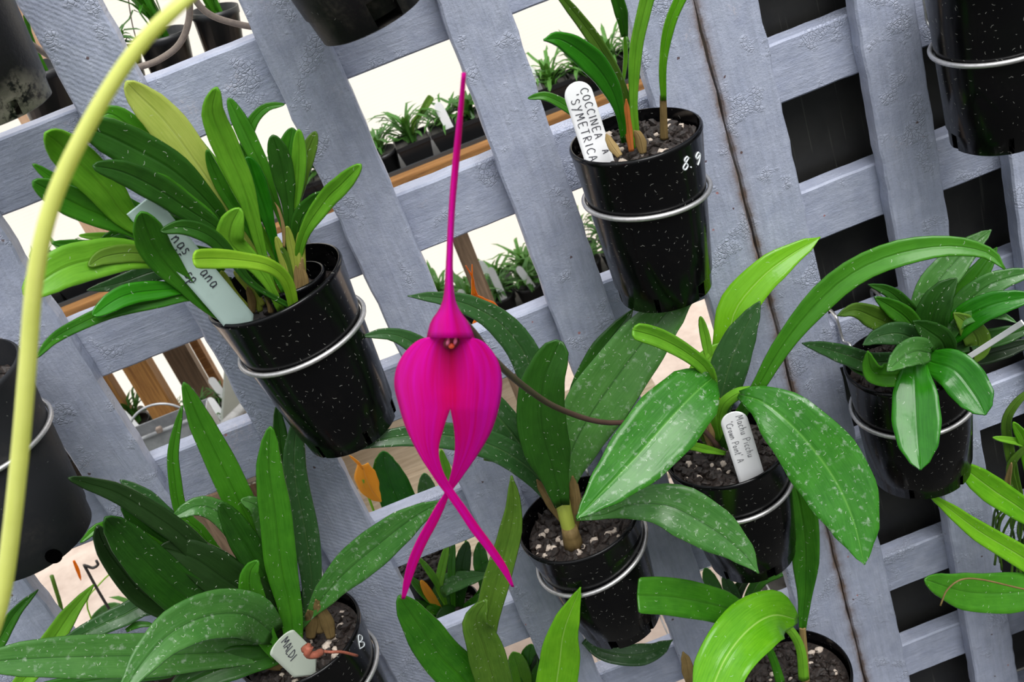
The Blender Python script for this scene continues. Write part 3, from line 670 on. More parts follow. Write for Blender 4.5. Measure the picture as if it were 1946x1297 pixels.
leaf(T, [(1200,288),(1193,235),(1190,188)], 15, 'rust', (-.085,-.085), 'th', fold=-.4, name='dry_sheath')
leaf(T, [(1222,292),(1215,262),(1205,248)], 22, 'tan', (-.083,-.083), 'th', fold=-.4, name='dry_sheath')
leaf(T, [(1178,297),(1162,275),(1152,255)], 18, 'tan', (-.1,-.09), 'th', fold=-.4, name='dry_sheath')
plant_tag((1092,156),(1137,299), 54, -.070, inside(k3,1137,299), 'large white tag reading COCCINEA SYMETRICA in the pot marked 8.9', TAG,
          [('COCCINEA', .11, .10, .27, .0, .30), ("'SYMETRICA", .15, -.32, .29, .0, .32), ('A', .93, .20, .22, .0, .2)], rad=.00026, sink=.02)
write('8.9', lambda u, v: on_pot(k3, 1297+u*.8+v*.1, 325-u*.3-v*.95), 26, WPEN, k3.obj, .0007)
hanger(k3, 1.343, 'wire hanger around the pot marked 8.9', .35, tilt=-.003)

# ---- P5 (behind P4's leaves in order): Machu Picchu
T5 = orchid('orchid bearing the big pink flower, in the black pot right of centre', at(1378,848,-.062))
k5 = pot(T5, (1378,850), 117, (1430,1052), -.062, 84, stones=22, nphase=.5)
T = T5
for p, w, m, Y, pr, f in [
 ([(1362,830),(1368,740),(1385,640),(1400,585),(1445,530),(1495,490),(1559,451)], 76, 'bright', (-.055,-.04), [(0,.2),(.25,.3),(.4,.75),(.6,1),(.78,.82),(.93,.42),(1,.03)], .18),
 ([(1350,700),(1342,650),(1331,602)], 19, 'lime', (-.06,-.055), 'st', .3),
 ([(1365,845),(1368,770),(1385,700),(1408,640),(1444,573)], 76, 'slate', (-.065,-.075), 'el', .15),
 ([(1345,770),(1325,730),(1340,690),(1380,654)], 44, 'lime', (-.06,-.06), 'st', .25),
 ([(1362,845),(1352,800),(1352,740),(1342,702),(1300,668),(1250,642),(1202,628)], 38, 'lime', (-.075,-.12), 'bl', .4),
 ([(1350,850),(1335,825),(1322,795)], 16, 'olive', (-.075,-.08), 'pe', -.5),
 ([(1378,862),(1345,855),(1310,848),(1280,856)], 17, 'lime', (-.085,-.1), 'st', .3),
 ([(1375,850),(1400,800),(1440,737),(1483,663),(1543,587),(1613,524),(1697,485),(1797,468),(1875,480),(1910,512)], 54, 'mid', (-.08,-.16), [(0,.4),(.2,.45),(.38,.7),(.55,1),(.75,.98),(.88,.7),(.96,.4),(1,.05)], .3),
 ([(1368,848),(1366,800),(1375,770),(1400,750),(1425,745)], 30, 'lime', (-.075,-.1), 'pe', -.4),
]: leaf(T, p, w, m, Y, pr, fold=f)
leaf(T, [(1404,750),(1455,768),(1520,825),(1582,905),(1620,985),(1643,1074)], 152, 'spot', (-.095,-.19), [(0,.1),(.08,.36),(.25,.78),(.5,1),(.68,.93),(.84,.62),(.95,.25),(1,.02)], fold=.12)
leaf(T, [(1352,720),(1320,748),(1270,800),(1210,868),(1150,930),(1096,986)], 142, 'spot', (-.1,-.17), [(0,.2),(.05,.5),(.16,.85),(.36,1),(.58,.9),(.78,.6),(.92,.27),(1,.03)], fold=.16)
leaf(T, [(1372,812),(1366,775),(1358,750)], 22, 'rust', (-.08,-.08), 'th', fold=-.4, name='dry_sheath')
leaf(T, [(1352,850),(1346,818),(1338,795)], 22, 'tan', (-.083,-.083), 'th', fold=-.4, name='dry_sheath')
leaf(T, [(1398,800),(1412,778),(1424,762)], 22, 'tan', (-.075,-.08), 'th', fold=-.4, name='dry_sheath')
plant_tag((1390,784),(1427,904), 51, -.102, inside(k5,1427,904), "white tag handwritten Machu Picchu 'Crown Point' in the pot right of centre", TAG,
          [('Machu Picchu', .07, .10, .26, .0, .2), ("'Crown Point' A", .12, -.32, .24, .0, .12)], ink=PENCIL, rad=.00022, sink=.02)
hanger(k5, .931, 'wire hanger around the pot of the orchid with the pink flower', .32, tilt=.002)

# ---- P4: grey-green wide leaves, centre
T = orchid('orchid with wide dusty grey-green leaves in the centre black pot', at(1098,983,-.066))
k4 = pot(T, (1098,984), 118, (1180,1176), -.064, 80, stones=32, soil=.012)
for p, w, m, Y, pr, f in [
 ([(1085,960),(1100,800),(1140,680),(1203,588)], 66, 'dark', (-.05,-.03), 'el', .2),
 ([(1060,940),(1040,800),(1000,680),(950,615),(890,580),(830,566),(775,563)], 66, 'slate', (-.055,-.08), 'fu', .2),
 ([(1060,950),(1000,860),(930,775),(850,705),(790,655),(740,635),(683,640)], 66, 'slate', (-.06,-.08), 'fu', .2),
 ([(1075,980),(1080,880),(1115,800),(1170,720),(1230,640),(1285,575),(1324,546)], 124, 'grey', (-.065,-.07), [(0,.12),(.12,.3),(.3,.8),(.5,1),(.72,.88),(.88,.62),(.96,.36),(1,.05)], .25),
 ([(1062,960),(1010,895),(940,850),(860,830),(790,828),(715,838),(648,860)], 58, 'slate', (-.07,-.09), 'fu', .18),
 ([(1060,970),(1030,910),(980,880),(920,868)], 20, 'olive', (-.07,-.07), 'pe', .3),
 ([(1095,985),(1150,978),(1200,960),(1270,962),(1345,1000),(1405,1045),(1442,1090)], 104, 'grey', (-.08,-.15), [(0,.12),(.15,.18),(.32,.6),(.55,1),(.72,.9),(.88,.5),(1,.03)], .16),
]: leaf(T, p, w, m, Y, pr, fold=f)
tube('leaf_stalk', [at(1087,1030,-.080), at(1083,1012,-.080), at(1076,985,-.079), at(1070,960,-.076), at(1064,930,-.070)], [.0066,.0064,.0060,.0058,.0058,.0058,.0060,.0061,.0061,.006], LM['stem'], T, 14, n=10)
tube('dry_sheath', [at(1090,1038,-.082), at(1086,1020,-.082), at(1082,1004,-.083)], [.0080,.0076,.0070,.0064], LM['tan'], T, 12, n=4)
leaf(T, [(1068,960),(1050,890),(1030,810),(1032,730),(1064,648)], 100, 'dark', (-.088,-.1), [(0,.3),(.15,.5),(.4,.95),(.55,1),(.75,.92),(.9,.7),(.97,.5),(1,.15)], fold=.3)
leaf(T, [(1070,990),(1045,950),(1020,912)], 24, 'tan', (-.078,-.075), 'th', fold=-.5, name='dry_sheath')
leaf(T, [(1090,1010),(1094,960),(1088,905)], 26, 'tan', (-.075,-.07), 'th', fold=-.5, name='dry_sheath')
plant_tag((1172,930),(1182,990), 42, -.05, -.052, 'plain white tag half hidden under leaves in the centre pot', TAG, sink=.03)
hanger(k4, 1.072, 'wire hanger around the centre pot with grey-green leaves', .3, tilt=.006)

# ---- the big pink flower, on its stalk from P5
def flowermat():
    s = NT('magenta petal'); uvn = s.n('ShaderNodeUVMap', uv_map='norm').outputs[0]; sp = s.n('ShaderNodeSeparateXYZ'); s.l(uvn, sp.inputs[0])
    st = s.n('ShaderNodeMapping'); s.l(uvn, st.inputs[0]); st.inputs['Scale'].default_value = (.12, 1, 1); n = s.noise(st.outputs[0], 16, 2)
    c = s.mix(s.ramp(n, [(.3, 0), (.7, 1)]), lin((228,6,128)), lin((232,16,196)))
    v = s.math('ABSOLUTE', s.math('SUBTRACT', sp.outputs['Y'], .5))
    c = s.mix(s.math('MULTIPLY', s.ramp(v, [(0, 1), (.22, 0)]), s.ramp(sp.outputs['X'], [(.25, .75), (.5, .0)])), c, lin((232,10,70)))
    c = s.mix(s.math('MULTIPLY', s.ramp(v, [(0, 1), (.25, 0)]), s.ramp(sp.outputs['X'], [(.02, .8), (.22, .0)])), c, lin((120,4,44)))
    s.l(c, s.b.inputs['Base Color']); s.i(s.b, Roughness=.5); s.b.inputs['Specular IOR Level'].default_value = .15
    s.l(s.bump(n, .3, .0015), s.b.inputs['Normal'])
    tr = s.n('ShaderNodeBsdfTranslucent'); s.l(c, tr.inputs[0]); mx = s.n('ShaderNodeMixShader'); mx.inputs[0].default_value = .4
    s.l(s.b.outputs[0], mx.inputs[1]); s.l(tr.outputs[0], mx.inputs[2]); s.l(mx.outputs[0], s.out.inputs[0]); return s.m
PINK = flowermat()
FO, FS = (730,560), 2.948
def z6(p): return (FO[0]+p[0]/FS, FO[1]+p[1]/FS)
YF = -.30
def petal(name, Lp, Rp, parent, mat, Yf, bulge, N=44, M=10, thick=.0009, v0=0, v1=1):
    """a sepal between two outlines; bulge(t,u) moves it in depth (metres, towards the viewer negative)"""
    def rs(E):
        P = spline([Vector((x, y, 0)) for x, y in E], 120); return resample(P, [k/(N-1) for k in range(N)])[0]
    A, B = rs(Lp), rs(Rp); V = []; F = []; U = []; NN = []
    for k in range(N):
        t = k/(N-1)
        for j in range(M+1):
            u = j/M; q = A[k].lerp(B[k], u); V.append(at(q.x, q.y, Yf+bulge(t, u))); U.append((t*.1, u*.03)); NN.append((t, v0+(v1-v0)*u))
    for k in range(N-1):
        for j in range(M): i = k*(M+1)+j; F.append((i, i+1, i+M+2, i+M+1))
    o = mesh(name, V, F, mat, parent, True, U, NN); solid(o, thick); return o
stalk = tube('flower_stalk', [at(1366,850,-.085), at(1320,806,-.09), at(1240,800,-.085), at(1145,803,-.1), at(1060,776,-.14), at(1000,738,-.19), at(945,690,-.235), at(905,640,-.27), at(880,612,-.285)],
             [.0020]*14+[.0021]*20+[.0023]*6, leafmat('brown flower stalk', (84,62,56), (66,46,42), fleck=0, trans=0), T5, 8, n=40)
stalk['label'] = 'thin dark brown flower stalk'
fl_root = thing('tmp', 'x', 'x', tuple(at(857,650,YF)))
del fl_root['label'], fl_root['category']; fl_root.name = 'pink_flower'; fl_root.parent = T5; fl_root.matrix_parent_inverse = T5.matrix_world.inverted(); fl_root['label'] = 'large magenta flower with three long tails'
def L6(*a): return [z6(p) for p in a]
left_out = ((300,236),(205,250),(130,310),(78,395),(60,500),(85,620),(130,760),(200,900),(285,1035),(350,1125),(420,1225),(490,1330),(570,1430),(660,1555),(716,1642))
left_in  = ((370,640),(335,745),(306,870),(330,990),(392,1100),(460,1195),(532,1300),(606,1400),(690,1530),(728,1638))
right_out= ((440,236),(530,252),(590,300),(640,385),(658,490),(645,610),(600,760),(520,900),(430,1030),(372,1110),(338,1190),(300,1275),(236,1395),(184,1515),(150,1610),(114,1712))
right_in = ((370,640),(392,760),(396,880),(375,1000),(340,1110),(295,1180),(248,1262),(184,1378),(136,1492),(110,1600),(97,1705))
def xat(E, y, cache={}):
    D = cache.setdefault(E, spline([Vector((a, b, 0)) for a, b in E], 160))
    y = min(max(y, D[0].y), D[-1].y)
    for a, b in zip(D, D[1:]):
        if a.y <= y <= b.y and b.y > a.y: return a.x+(b.x-a.x)*(y-a.y)/(b.y-a.y)
    return D[-1].x
def dep(x, y, side):
    w = min(1.3, abs(x-370)/300); yy = (y-240)/1400; e = max(0, (y-640)/1000)
    fade = max(0, 1-max(0, y-900)/250)
    return YF + (.016*w**2.3*fade) - .005*math.sin(math.pi*min(1, yy/.6)) + .02*yy*yy - .0012*math.exp(-((w-.45)/.12)**2)*fade + (-.003*e if side < 0 else .013*e if side > 0 else 0)
V = []; F = []; U = []; NN = []; idx = {}
def pv(x, y, side, key, v):
    if key not in idx:
        q = z6((x, y)); idx[key] = len(V); V.append(at(q[0], q[1], dep(x, y, side))); U.append((y*.0001, x*.0001)); NN.append(((y-240)/1400, v))
    return idx[key]
NU, NLW, MS = 34, 66, 10
for k in range(NU+1):
    y = 238+(640-238)*(k/NU)**1.25; a, b = xat(left_out, y), xat(right_out, y)
    if k == 0: a, b = 300, 440
    for j in range(2*MS+1):
        x = (a+(370-a)*j/MS) if j <= MS else (370+(b-370)*(j-MS)/MS); pv(x, y, 0, ('u', k, j), j/(2*MS))
for k in range(NU):
    for j in range(2*MS): F.append(tuple(idx[('u', p, q)] for p, q in ((k,j),(k,j+1),(k+1,j+1),(k+1,j))))
for side, oe, ie in ((-1, left_out, left_in), (1, right_out, right_in)):
    yend = min(oe[-1][1], ie[-1][1])
    for k in range(NLW+1):
        y = 640+(yend-640)*k/NLW
        for j in range(MS+1):
            v = j/(2*MS) if side < 0 else .5+j/(2*MS)
            if k == 0: idx[(side, 0, j)] = idx[('u', NU, j if side < 0 else MS+j)]; continue
            A_, B_ = (xat(oe, y), xat(ie, y)) if side < 0 else (xat(ie, y), xat(oe, y)); pv(A_+(B_-A_)*j/MS, y, side, (side, k, j), v)
    for k in range(NLW):
        for j in range(MS): F.append(tuple(idx[(side, p, q)] for p, q in ((k,j),(k,j+1),(k+1,j+1),(k+1,j))))
o = mesh('lateral_sepals', V, F, PINK, fl_root, True, U, NN); solid(o, .0009)
dl = [(812,642),(820,612),(836,588),(845,560),(849,500),(854,400),(862,300),(873,200),(879,138)]
dr = [(901,643),(890,616),(871,588),(862,560),(859,500),(863,400),(872,300),(880,200),(884,138)]
petal('dorsal_sepal', dl, dr, fl_root, PINK, YF, lambda t, u: (-.013*math.sin(math.pi*u)*max(0,1-t*1.6)+.004) - .0022*math.sin(math.pi*u)-.02*t*t, N=40, v0=.72, v1=1)
# small throat: dark tube, lip and two tiny inner petals
TH = simple('deep crimson throat', lin((110,10,40)), .6)
G = Geo(); c_ = at(858,652,YF-.003)
bm = bmesh.new(); bmesh.ops.create_uvsphere(bm, u_segments=20, v_segments=12, radius=1)
G.add([c_+Vector((v.co.x*.0042, v.co.y*.002, v.co.z*.0034)) for v in bm.verts], [tuple(v.index for v in f.verts) for f in bm.faces]); G.build('throat', TH, fl_root)
G = Geo(); c_ = at(858,658,YF-.0058); G.add([c_+Vector((v.co.x*.0015, v.co.y*.001, v.co.z*.0015)) for v in bm.verts], [tuple(v.index for v in f.verts) for f in bm.faces]); bm.free()
G.build('lip', simple('orange red lip', lin((225,80,50)), .5), fl_root)
tiny = simple('pale pink inner petal', lin((225,110,150)), .5)
for x0, y0, x1, y1 in ((850,656,853,644), (864,655,867,641)):
    tube('inner_petal', [at(x0,y0,YF-.006), at((x0+x1)/2,(y0+y1)/2,YF-.0075), at(x1,y1,YF-.006)], [.0006,.0009,.0008,.0004], tiny, fl_root, 7, n=4)

# ---- P6: rosette, right
T = orchid('orchid with a full rosette of short glossy leaves in a black pot at the right', at(1724,682,-.062))
k6 = pot(T, (1724,682), 117, (1750,893), -.062, 92, stones=6, nphase=.2)
for p, w, m, Y, pr in [
 ([(1740,670),(1770,560),(1800,515),(1845,468),(1884,437)], 68, 'grey', (-.06,-.05), 'fu'),
 ([(1780,650),(1820,575),(1860,520),(1895,470)], 52, 'mid', (-.055,-.05), 'fu'),
 ([(1780,660),(1830,585),(1870,548),(1915,528),(1975,515)], 52, 'grey', (-.06,-.08), 'fu'),
 ([(1780,660),(1830,610),(1885,580),(1975,560)], 58, 'gloss', (-.065,-.1), 'fu'),
 ([(1760,640),(1722,585),(1690,555),(1650,541)], 32, 'dark', (-.055,-.06), 'fu'),
 ([(1790,670),(1850,678),(1900,668),(1975,645)], 38, 'deep', (-.06,-.08), 'fu'),
 ([(1790,665),(1850,650),(1900,640),(1975,618)], 40, 'dark', (-.065,-.09), 'fu'),
 ([(1740,700),(1690,712),(1640,702),(1606,690)], 34, 'dark', (-.07,-.09), 'fu'),
 ([(1740,680),(1660,690),(1610,676),(1565,662),(1525,653)], 42, 'slate', (-.07,-.11), 'fu'),
 ([(1740,650),(1700,622),(1660,603),(1625,590),(1592,600)], 50, 'olive', (-.065,-.09), 'fu'),
 ([(1750,640),(1722,605),(1695,585),(1662,565)], 42, 'mid', (-.07,-.08), 'fu'),
 ([(1765,650),(1772,600),(1790,560),(1818,529)], 66, 'dark', (-.07,-.075), 'fu'),
 ([(1790,660),(1825,612),(1870,598),(1905,601),(1932,614)], 26, 'grey', (-.07,-.1), 'fu'),
 ([(1830,690),(1858,655),(1840,620),(1812,595)], 52, 'olive', (-.075,-.08), 'fu'),
 ([(1770,665),(1715,636),(1670,640),(1640,656)], 50, 'slate', (-.08,-.11), 'fu'),
 ([(1800,680),(1790,650),(1765,630),(1735,611)], 52, 'dark', (-.085,-.1), 'fu'),
 ([(1745,700),(1715,712),(1672,712),(1655,700),(1649,668)], 48, 'mid', (-.09,-.11), 'fu'),
 ([(1790,640),(1770,655),(1750,668)], 30, 'dark', (-.08,-.09), 'fu'),
 ([(1768,672),(1740,668),(1712,682),(1686,706)], 58, 'grey', (-.095,-.125), 'fu'),
]: leaf(T, p, w, m, Y, pr, fold=.3)
leaf(T, [(1740,675),(1738,715),(1740,770),(1744,835),(1749,894)], 96, 'gloss', (-.085,-.15), [(0,.3),(.15,.55),(.4,.92),(.6,1),(.8,.82),(.93,.45),(1,.04)], fold=.2)
leaf(T, [(1742,680),(1775,690),(1815,705),(1850,748),(1873,789)], 84, 'gloss', (-.08,-.14), [(0,.3),(.15,.55),(.4,.92),(.62,1),(.82,.85),(.94,.5),(1,.04)], fold=.2)
pt = plant_tag((1944,613),(1830,686), 11, -.13, -.085, 'white tag seen nearly edge-on, sticking out of the rosette pot at the right', TAG, bow=-.005, round_=False, sink=.01)
hanger(k6, 1.092, 'wire hanger around the rosette pot at the right', .36, tilt=.001)
# ---- P7: bottom right
T = orchid('orchid with pale yellow-green leaves in a black pot cut off by the bottom edge', at(1500,1285,-.062))
k7 = pot(T, (1500,1285), 116, (1550,1490), -.062, 84, stones=20)
leaf(T, [(1530,1300),(1528,1240),(1525,1195),(1530,1120),(1530,1030),(1518,950),(1500,890)], 62, 'mid', (-.07,-.06), [(0,.22),(.25,.2),(.4,.4),(.6,.85),(.8,1),(1,.5)], fold=.35)
leaf(T, [(1531,1300),(1529,1250),(1525,1196)], 15, 'tan', (-.072,-.073), 'pe', fold=-.5, name='leaf_stalk')
leaf(T, [(1484,1300),(1470,1255),(1452,1215)], 18, 'mid', (-.075,-.075), 'pe', fold=-.4)
leaf(T, [(1528,1295),(1520,1230),(1490,1188),(1440,1172)], 20, 'lime', (-.085,-.1), 'pe', fold=-.4, name='leaf_stalk')
leaf(T, [(1475,1180),(1410,1165),(1340,1146),(1270,1134),(1211,1132)], 76, 'mid', (-.085,-.12), 'cut', fold=.15)
leaf(T, [(1515,1178),(1470,1170),(1425,1195),(1380,1250),(1345,1330)], 116, 'bright', (-.1,-.17), [(0,.12),(.1,.4),(.3,.85),(.55,1),(.85,.9),(1,.6)], fold=.22)
leaf(T, [(1312,1300),(1305,1262),(1298,1240)], 26, 'tan', (-.1,-.1), 'th', name='dry_sheath')
hanger(k7, .803, 'wire hanger around the pot at the bottom edge', .34)

# ---- P8..P11: pots seen only in part
T = thing('hanging_pot', 'black speckled pot in a wire ring at the top right corner', 'pot', tuple(at(1880,-60,-.062)))
k8 = pot(T, (1882,-64), 124, (1904,258), -.062, 96, soil=.02, stones=0, notch=5, nphase=.62)
hanger(k8, 1.472, 'wire hanger around the pot at the top right corner', .42)
T = thing('hanging_pot', 'grubby black pot base with an arched notch at the top edge, centre', 'pot', tuple(at(545,-260,-.075)))
k9 = pot(T, (560,-250), 150, (713,34), -.075, 112, mat=POT_DULL, soil=.02, stones=0, notch=3, nphase=.775, nw=.22, st=.80)
hanger(k9, 1.627, 'wire hanger around the grubby pot at the top edge', .3)
T = thing('hanging_pot', 'black pot with cracked dried grime around its base in the top left corner', 'pot', tuple(at(-190,-100,-.07)))
k10 = pot(T, (-175,-110), 140, (-5,218), -.07, 112, mat=POT_GRIME, soil=.02, stones=0, notch=5, nphase=.85)
hanger(k10, 1.627, 'wire hanger around the grimy pot in the top left corner', .3)
T = thing('hanging_pot', 'large dull black pot with one drain hole at the left edge', 'pot', tuple(at(-120,730,-.07)))
k11 = pot(T, (-120,730), 158, (58,1030), -.08, 124, mat=plastic('matt black plastic', (.020,.021,.024), .5, .08, .3), soil=.02, stones=0, notch=0)
hc = [on_pot(k11, 102+17*math.cos(q*.3927), 1058+14*math.sin(q*.3927), .0004) for q in range(16)]
mesh('drain_hole', hc, [tuple(range(16))], simple('hole darkness', (.001,.001,.001), .9, spec=0), T, False)
hanger(k11, 1.209, 'wire hanger around the large dull pot at the left edge', .36)

# ---- plants rooted outside the frame
def offpot(label, c, b, Y=-.062, a=112):
    T = orchid(label, at(c[0], c[1], Y)); pot(T, c, a, b, Y, 82, stones=4, chunks=20); return T
T = offpot('orchid below the frame sending four broad leaves up at the bottom centre', (930,1470), (1010,1680))
leaf(T, [(960,1480),(950,1400),(925,1330),(920,1250),(925,1180),(945,1100),(968,1020),(976,960),(972,905)], 54, 'olive', (-.06,-.08), [(0,.3),(.3,.5),(.5,.8),(.7,1),(.85,.85),(.95,.45),(1,.05)], fold=.4)
leaf(T, [(960,1470),(930,1370),(890,1300),(840,1250),(800,1195),(758,1133)], 86, 'mid', (-.065,-.1), [(0,.2),(.2,.5),(.4,.85),(.6,1),(.8,.92),(.93,.62),(.98,.35),(1,.06)], fold=.2)
leaf(T, [(965,1470),(960,1380),(940,1300),(920,1230),(905,1180),(925,1140)], 76, 'olive', (-.075,-.1), [(0,.2),(.2,.4),(.45,.9),(.7,1),(.88,.75),(.96,.4),(1,.05)], fold=.35)
leaf(T, [(1000,1470),(1045,1360),(1062,1270),(1072,1200),(1103,1117)], 84, 'bright', (-.075,-.11), [(0,.2),(.2,.6),(.5,1),(.68,.95),(.85,.6),(.95,.25),(1,.02)], fold=.25)
T = offpot('orchid beyond the right edge with one broad leaf crossed by a dry string', (2080,1130), (2110,1330))
leaf(T, [(2070,1130),(1990,1122),(1900,1128),(1830,1124),(1757,1102)], 82, 'mid', (-.065,-.1), [(0,.3),(.2,.7),(.5,1),(.75,.92),(.92,.55),(.98,.3),(1,.04)], fold=.12)
tube('dry_string', [at(1787,1152,-.112), at(1800,1122,-.108), at(1828,1102,-.106), at(1870,1103,-.104), at(1960,1123,-.1), at(2040,1130,-.09)], .0008, LM['tan'], T, 6, n=24)
leaf(T, [(2060,1120),(1990,1090),(1930,1052),(1860,1010),(1800,965),(1762,938)], 46, 'bright', (-.06,-.08), 'fu', fold=.3)
leaf(T, [(2060,1110),(1990,1010),(1940,968),(1895,938),(1860,912),(1822,882)], 56, 'bright', (-.06,-.065), 'ob', fold=.3)
T = orchid('small rootbound orchid with thin curling leaves and pale roots at the right edge', at(1960,940,-.04))
for p, w, m in [([(1945,960),(1931,915),(1917,850),(1914,795),(1948,750),(1980,745)], 20, 'olive'), ([(1960,930),(1950,850),(1926,803)], 26, 'bright'), ([(1975,860),(1940,842),(1887,832)], 15, 'lime'), ([(1940,960),(1920,890),(1960,840)], 16, 'olive'), ([(1930,990),(1905,960),(1890,930)], 10, 'tan'), ([(1940,980),(1915,930),(1922,880)], 12, 'tan')]:
    leaf(T, p, w, m, (-.03,-.05), 'st')
for _ in range(16):
    x, y = random.uniform(1895,1960), random.uniform(950,1010)
    tube('root', [at(1945,950,-.04), at(x,y,-.04-random.random()*.02), at(x+random.uniform(-12,12), y+random.uniform(30,70), -.03), at(x+random.uniform(-14,14), y+random.uniform(70,120), -.03)], .0012, LM['olive'], T, 5, n=12)
T = offpot('orchid beyond the bottom left corner with two narrow upright leaves', (-60,1400), (20,1600))
leaf(T, [(-40,1380),(40,1300),(95,1225),(135,1165),(178,1112)], 44, 'lime', (-.06,-.08), 'el', fold=.4)
leaf(T, [(-60,1380),(-30,1270),(0,1215),(30,1165),(72,1122)], 30, 'mid', (-.06,-.09), 'el', fold=.4)
leaf(T, [(-60,1390),(60,1320),(200,1290),(330,1285)], 30, 'mid', (-.06,-.09), 'st', fold=.3)

# ---- pale foreground stalk, out of focus, close to the camera
ys = LM['pale']
P = [at(x, y, Yv) for x, y, Yv in ((-30,1240,-.50),(6,1120,-.50),(34,900,-.50),(52,700,-.50),(68,520,-.50),(105,370,-.50),(180,215,-.50),(262,90,-.50),(345,5,-.50),(420,-60,-.49))]
st = tube('flower_stalk', P, [.0027-.0010*k/59 for k in range(60)], leafmat('pale yellow stalk', (226,232,130), (208,218,110), fleck=0, trans=.3), None, 12, n=60)
tag(st, 'pale yellow flower stalk curving across the left side, close and out of focus', 'stalk')

# ================================================================== BEHIND THE LATTICE
# old wire rings on the back of the lattice
for pts, lab in (([(10,-60),(14,0),(26,50),(80,98),(180,145),(262,128),(305,112),(342,82),(360,30),(356,-40)], 'brown wire ring behind the leftmost top gap, curving down and up again'),
                 ([(365,-40),(372,0),(400,28),(445,44),(500,52),(560,40),(600,0)], 'brown wire ring crossing the gap with the two hanging pots')):
    o = tube('wire_ring', [at(x, y, .06) for x, y in pts], .0024, WIRE_OLD, None, 8, n=50); tag(o, lab, 'wire ring', 'bare wire rings')

# shelf with rail and small square pots
ZR = at(921,266,.92).z
sh = thing('shelf', 'long shelf with a pine front rail behind the lattice', 'shelf', (-.3, 1.0, ZR-.04))
box('front_rail', (-1.5, .90, ZR-.040), (.42, .925, ZR-.002), WOODX, sh, .001)
box('tray_lip', (-1.5, .925, ZR-.03), (.42, .929, ZR+.004), simple('dark metal lip', (.09,.095,.1), .5, .6), sh, .0005)
box('deck', (-1.5, .929, ZR-.03), (.42, 1.12, ZR-.022), simple('dark shelf deck', (.06,.06,.06), .7), sh, 0)
for x in (-1.2, -.68, .36): box('bracket', (x, 1.0, -.2), (x+.02, 1.03, ZR-.03), WOODZ, sh, 0)

def tuft(n, L, w, spread=1., up=.5, mat='small'):
    G = Geo()
    for _ in range(n):
        az = random.random()*6.283; ln = L*random.uniform(.5,1.1); el = random.uniform(.35,1.35)*up+.35
        d = Vector((math.cos(az)*spread, math.sin(az)*spread, 0)); z = 0; P = [Vector((random.uniform(-.008,.008), random.uniform(-.008,.008), 0))]
        for q in range(6):
            a = el*1.5-q*random.uniform(.12,.42); P.append(P[-1]+(d*math.cos(a)+Vector((0,0,1))*math.sin(a))*ln/6)
        side = Vector((-math.sin(az), math.cos(az), 0)); V = []; U = []; NN = []; F = []
        hw0 = w*random.uniform(.7,1.2)/2
        for k, p in enumerate(P):
            t = k/6; hw = hw0*prof('st', t)
            for u in (-1, 0, 1): V.append(p+side*hw*u+Vector((0,0,1))*abs(u)*hw*.4); U.append((t*ln, u*hw)); NN.append((t, .5+u*.5))
        for k in range(6):
            for j in range(2): i = k*3+j; F.append((i, i+1, i+4, i+3))
        G.add(V, F, U, NN)
    me_o = G.build('foliage', LM[mat] if isinstance(mat, str) else mat); me = me_o.data; bpy.data.objects.remove(me_o); return me
def sqpot_mesh(w0, w1, h, rnd=False):
    G = Geo(); n = 24 if rnd else 4; V = []; F = []
    prf = [(w1,0),(w0*.96,h*.86),(w0,h*.87),(w0,h),(w0*.93,h),(w0*.9,h*.86)]
    for r, z in prf:
        for j in range(n):
            if rnd: an = 2*math.pi*j/n; V.append(Vector((math.cos(an)*r, math.sin(an)*r, z)))
            else: sx, sy = ((-1,-1),(1,-1),(1,1),(-1,1))[j]; V.append(Vector((sx*r, sy*r, z)))
    for i in range(len(prf)-1):
        for j in range(n): F.append((i*n+j, i*n+(j+1)%n, (i+1)*n+(j+1)%n, (i+1)*n+j))
    F.append(tuple(range(n))[::-1]); F.append(tuple((len(prf)-1)*n+j for j in range(n)))
    G.add(V, F); o = G.build('pot', POT_SMALL, None, rnd); me = o.data; bpy.data.objects.remove(o); return me
ME_SQ, ME_RD, ME_WIDE = sqpot_mesh(.031,.022,.055), sqpot_mesh(.03,.022,.052,True), sqpot_mesh(.034,.026,.06)
TUFTS = [tuft(34,.085,.007), tuft(30,.10,.008,1,.6), tuft(40,.075,.006), tuft(26,.07,.011,1,.6), tuft(46,.09,.0065)]
TUFT_G = tuft(26,.2,.009,.8,.75,'mid')
me_tag = None
def tagmesh():
    G = Geo(); V = []; F = []
    for k, (z, hw) in enumerate(((0,.0055),(.03,.0062),(.052,.0062),(.058,.0045),(.0605,.001))):
        V += [Vector((-hw,0,z)), Vector((hw,0,z))]
    for k in range(4): F.append((k*2,k*2+1,k*2+3,k*2+2))
    G.add(V, F); o = G.build('plant_tag', TAG, None, False); me = o.data; bpy.data.objects.remove(o); return me
me_tag = tagmesh()
def small_plant(x, y, z, label, pm, fm, scale=1., rz=None, group='little potted plants'):
    t = thing('potted_seedling', label, 'potted plant', (x, y, z), group); rz = random.uniform(-.1,.1) if rz is None else rz
    for nm, me, dz, r_ in (('pot', pm, 0, rz), ('foliage', fm, .048*scale, random.random()*6.28)):
        o = bpy.data.objects.new(nm, me); COL.objects.link(o); o.parent = t; o.location = (0,0,dz); o.rotation_euler = (0,0,r_); o.scale = (scale,)*3
    return t
def small_tag(x, y, z, label, h=1., lean=(0,0), rz=0, mat=None):
    o = bpy.data.objects.new('plant_tag', me_tag); COL.objects.link(o); o.location = (x, y, z); o.rotation_euler = (lean[0], lean[1], rz); o.scale = (1.15, 1, h)
    m = o.modifiers.new('thickness', 'SOLIDIFY'); m.thickness = .0008
    tag(o, label, 'tag', 'small white tags'); return o
def shx(px, py): return at(px, py, .93).x
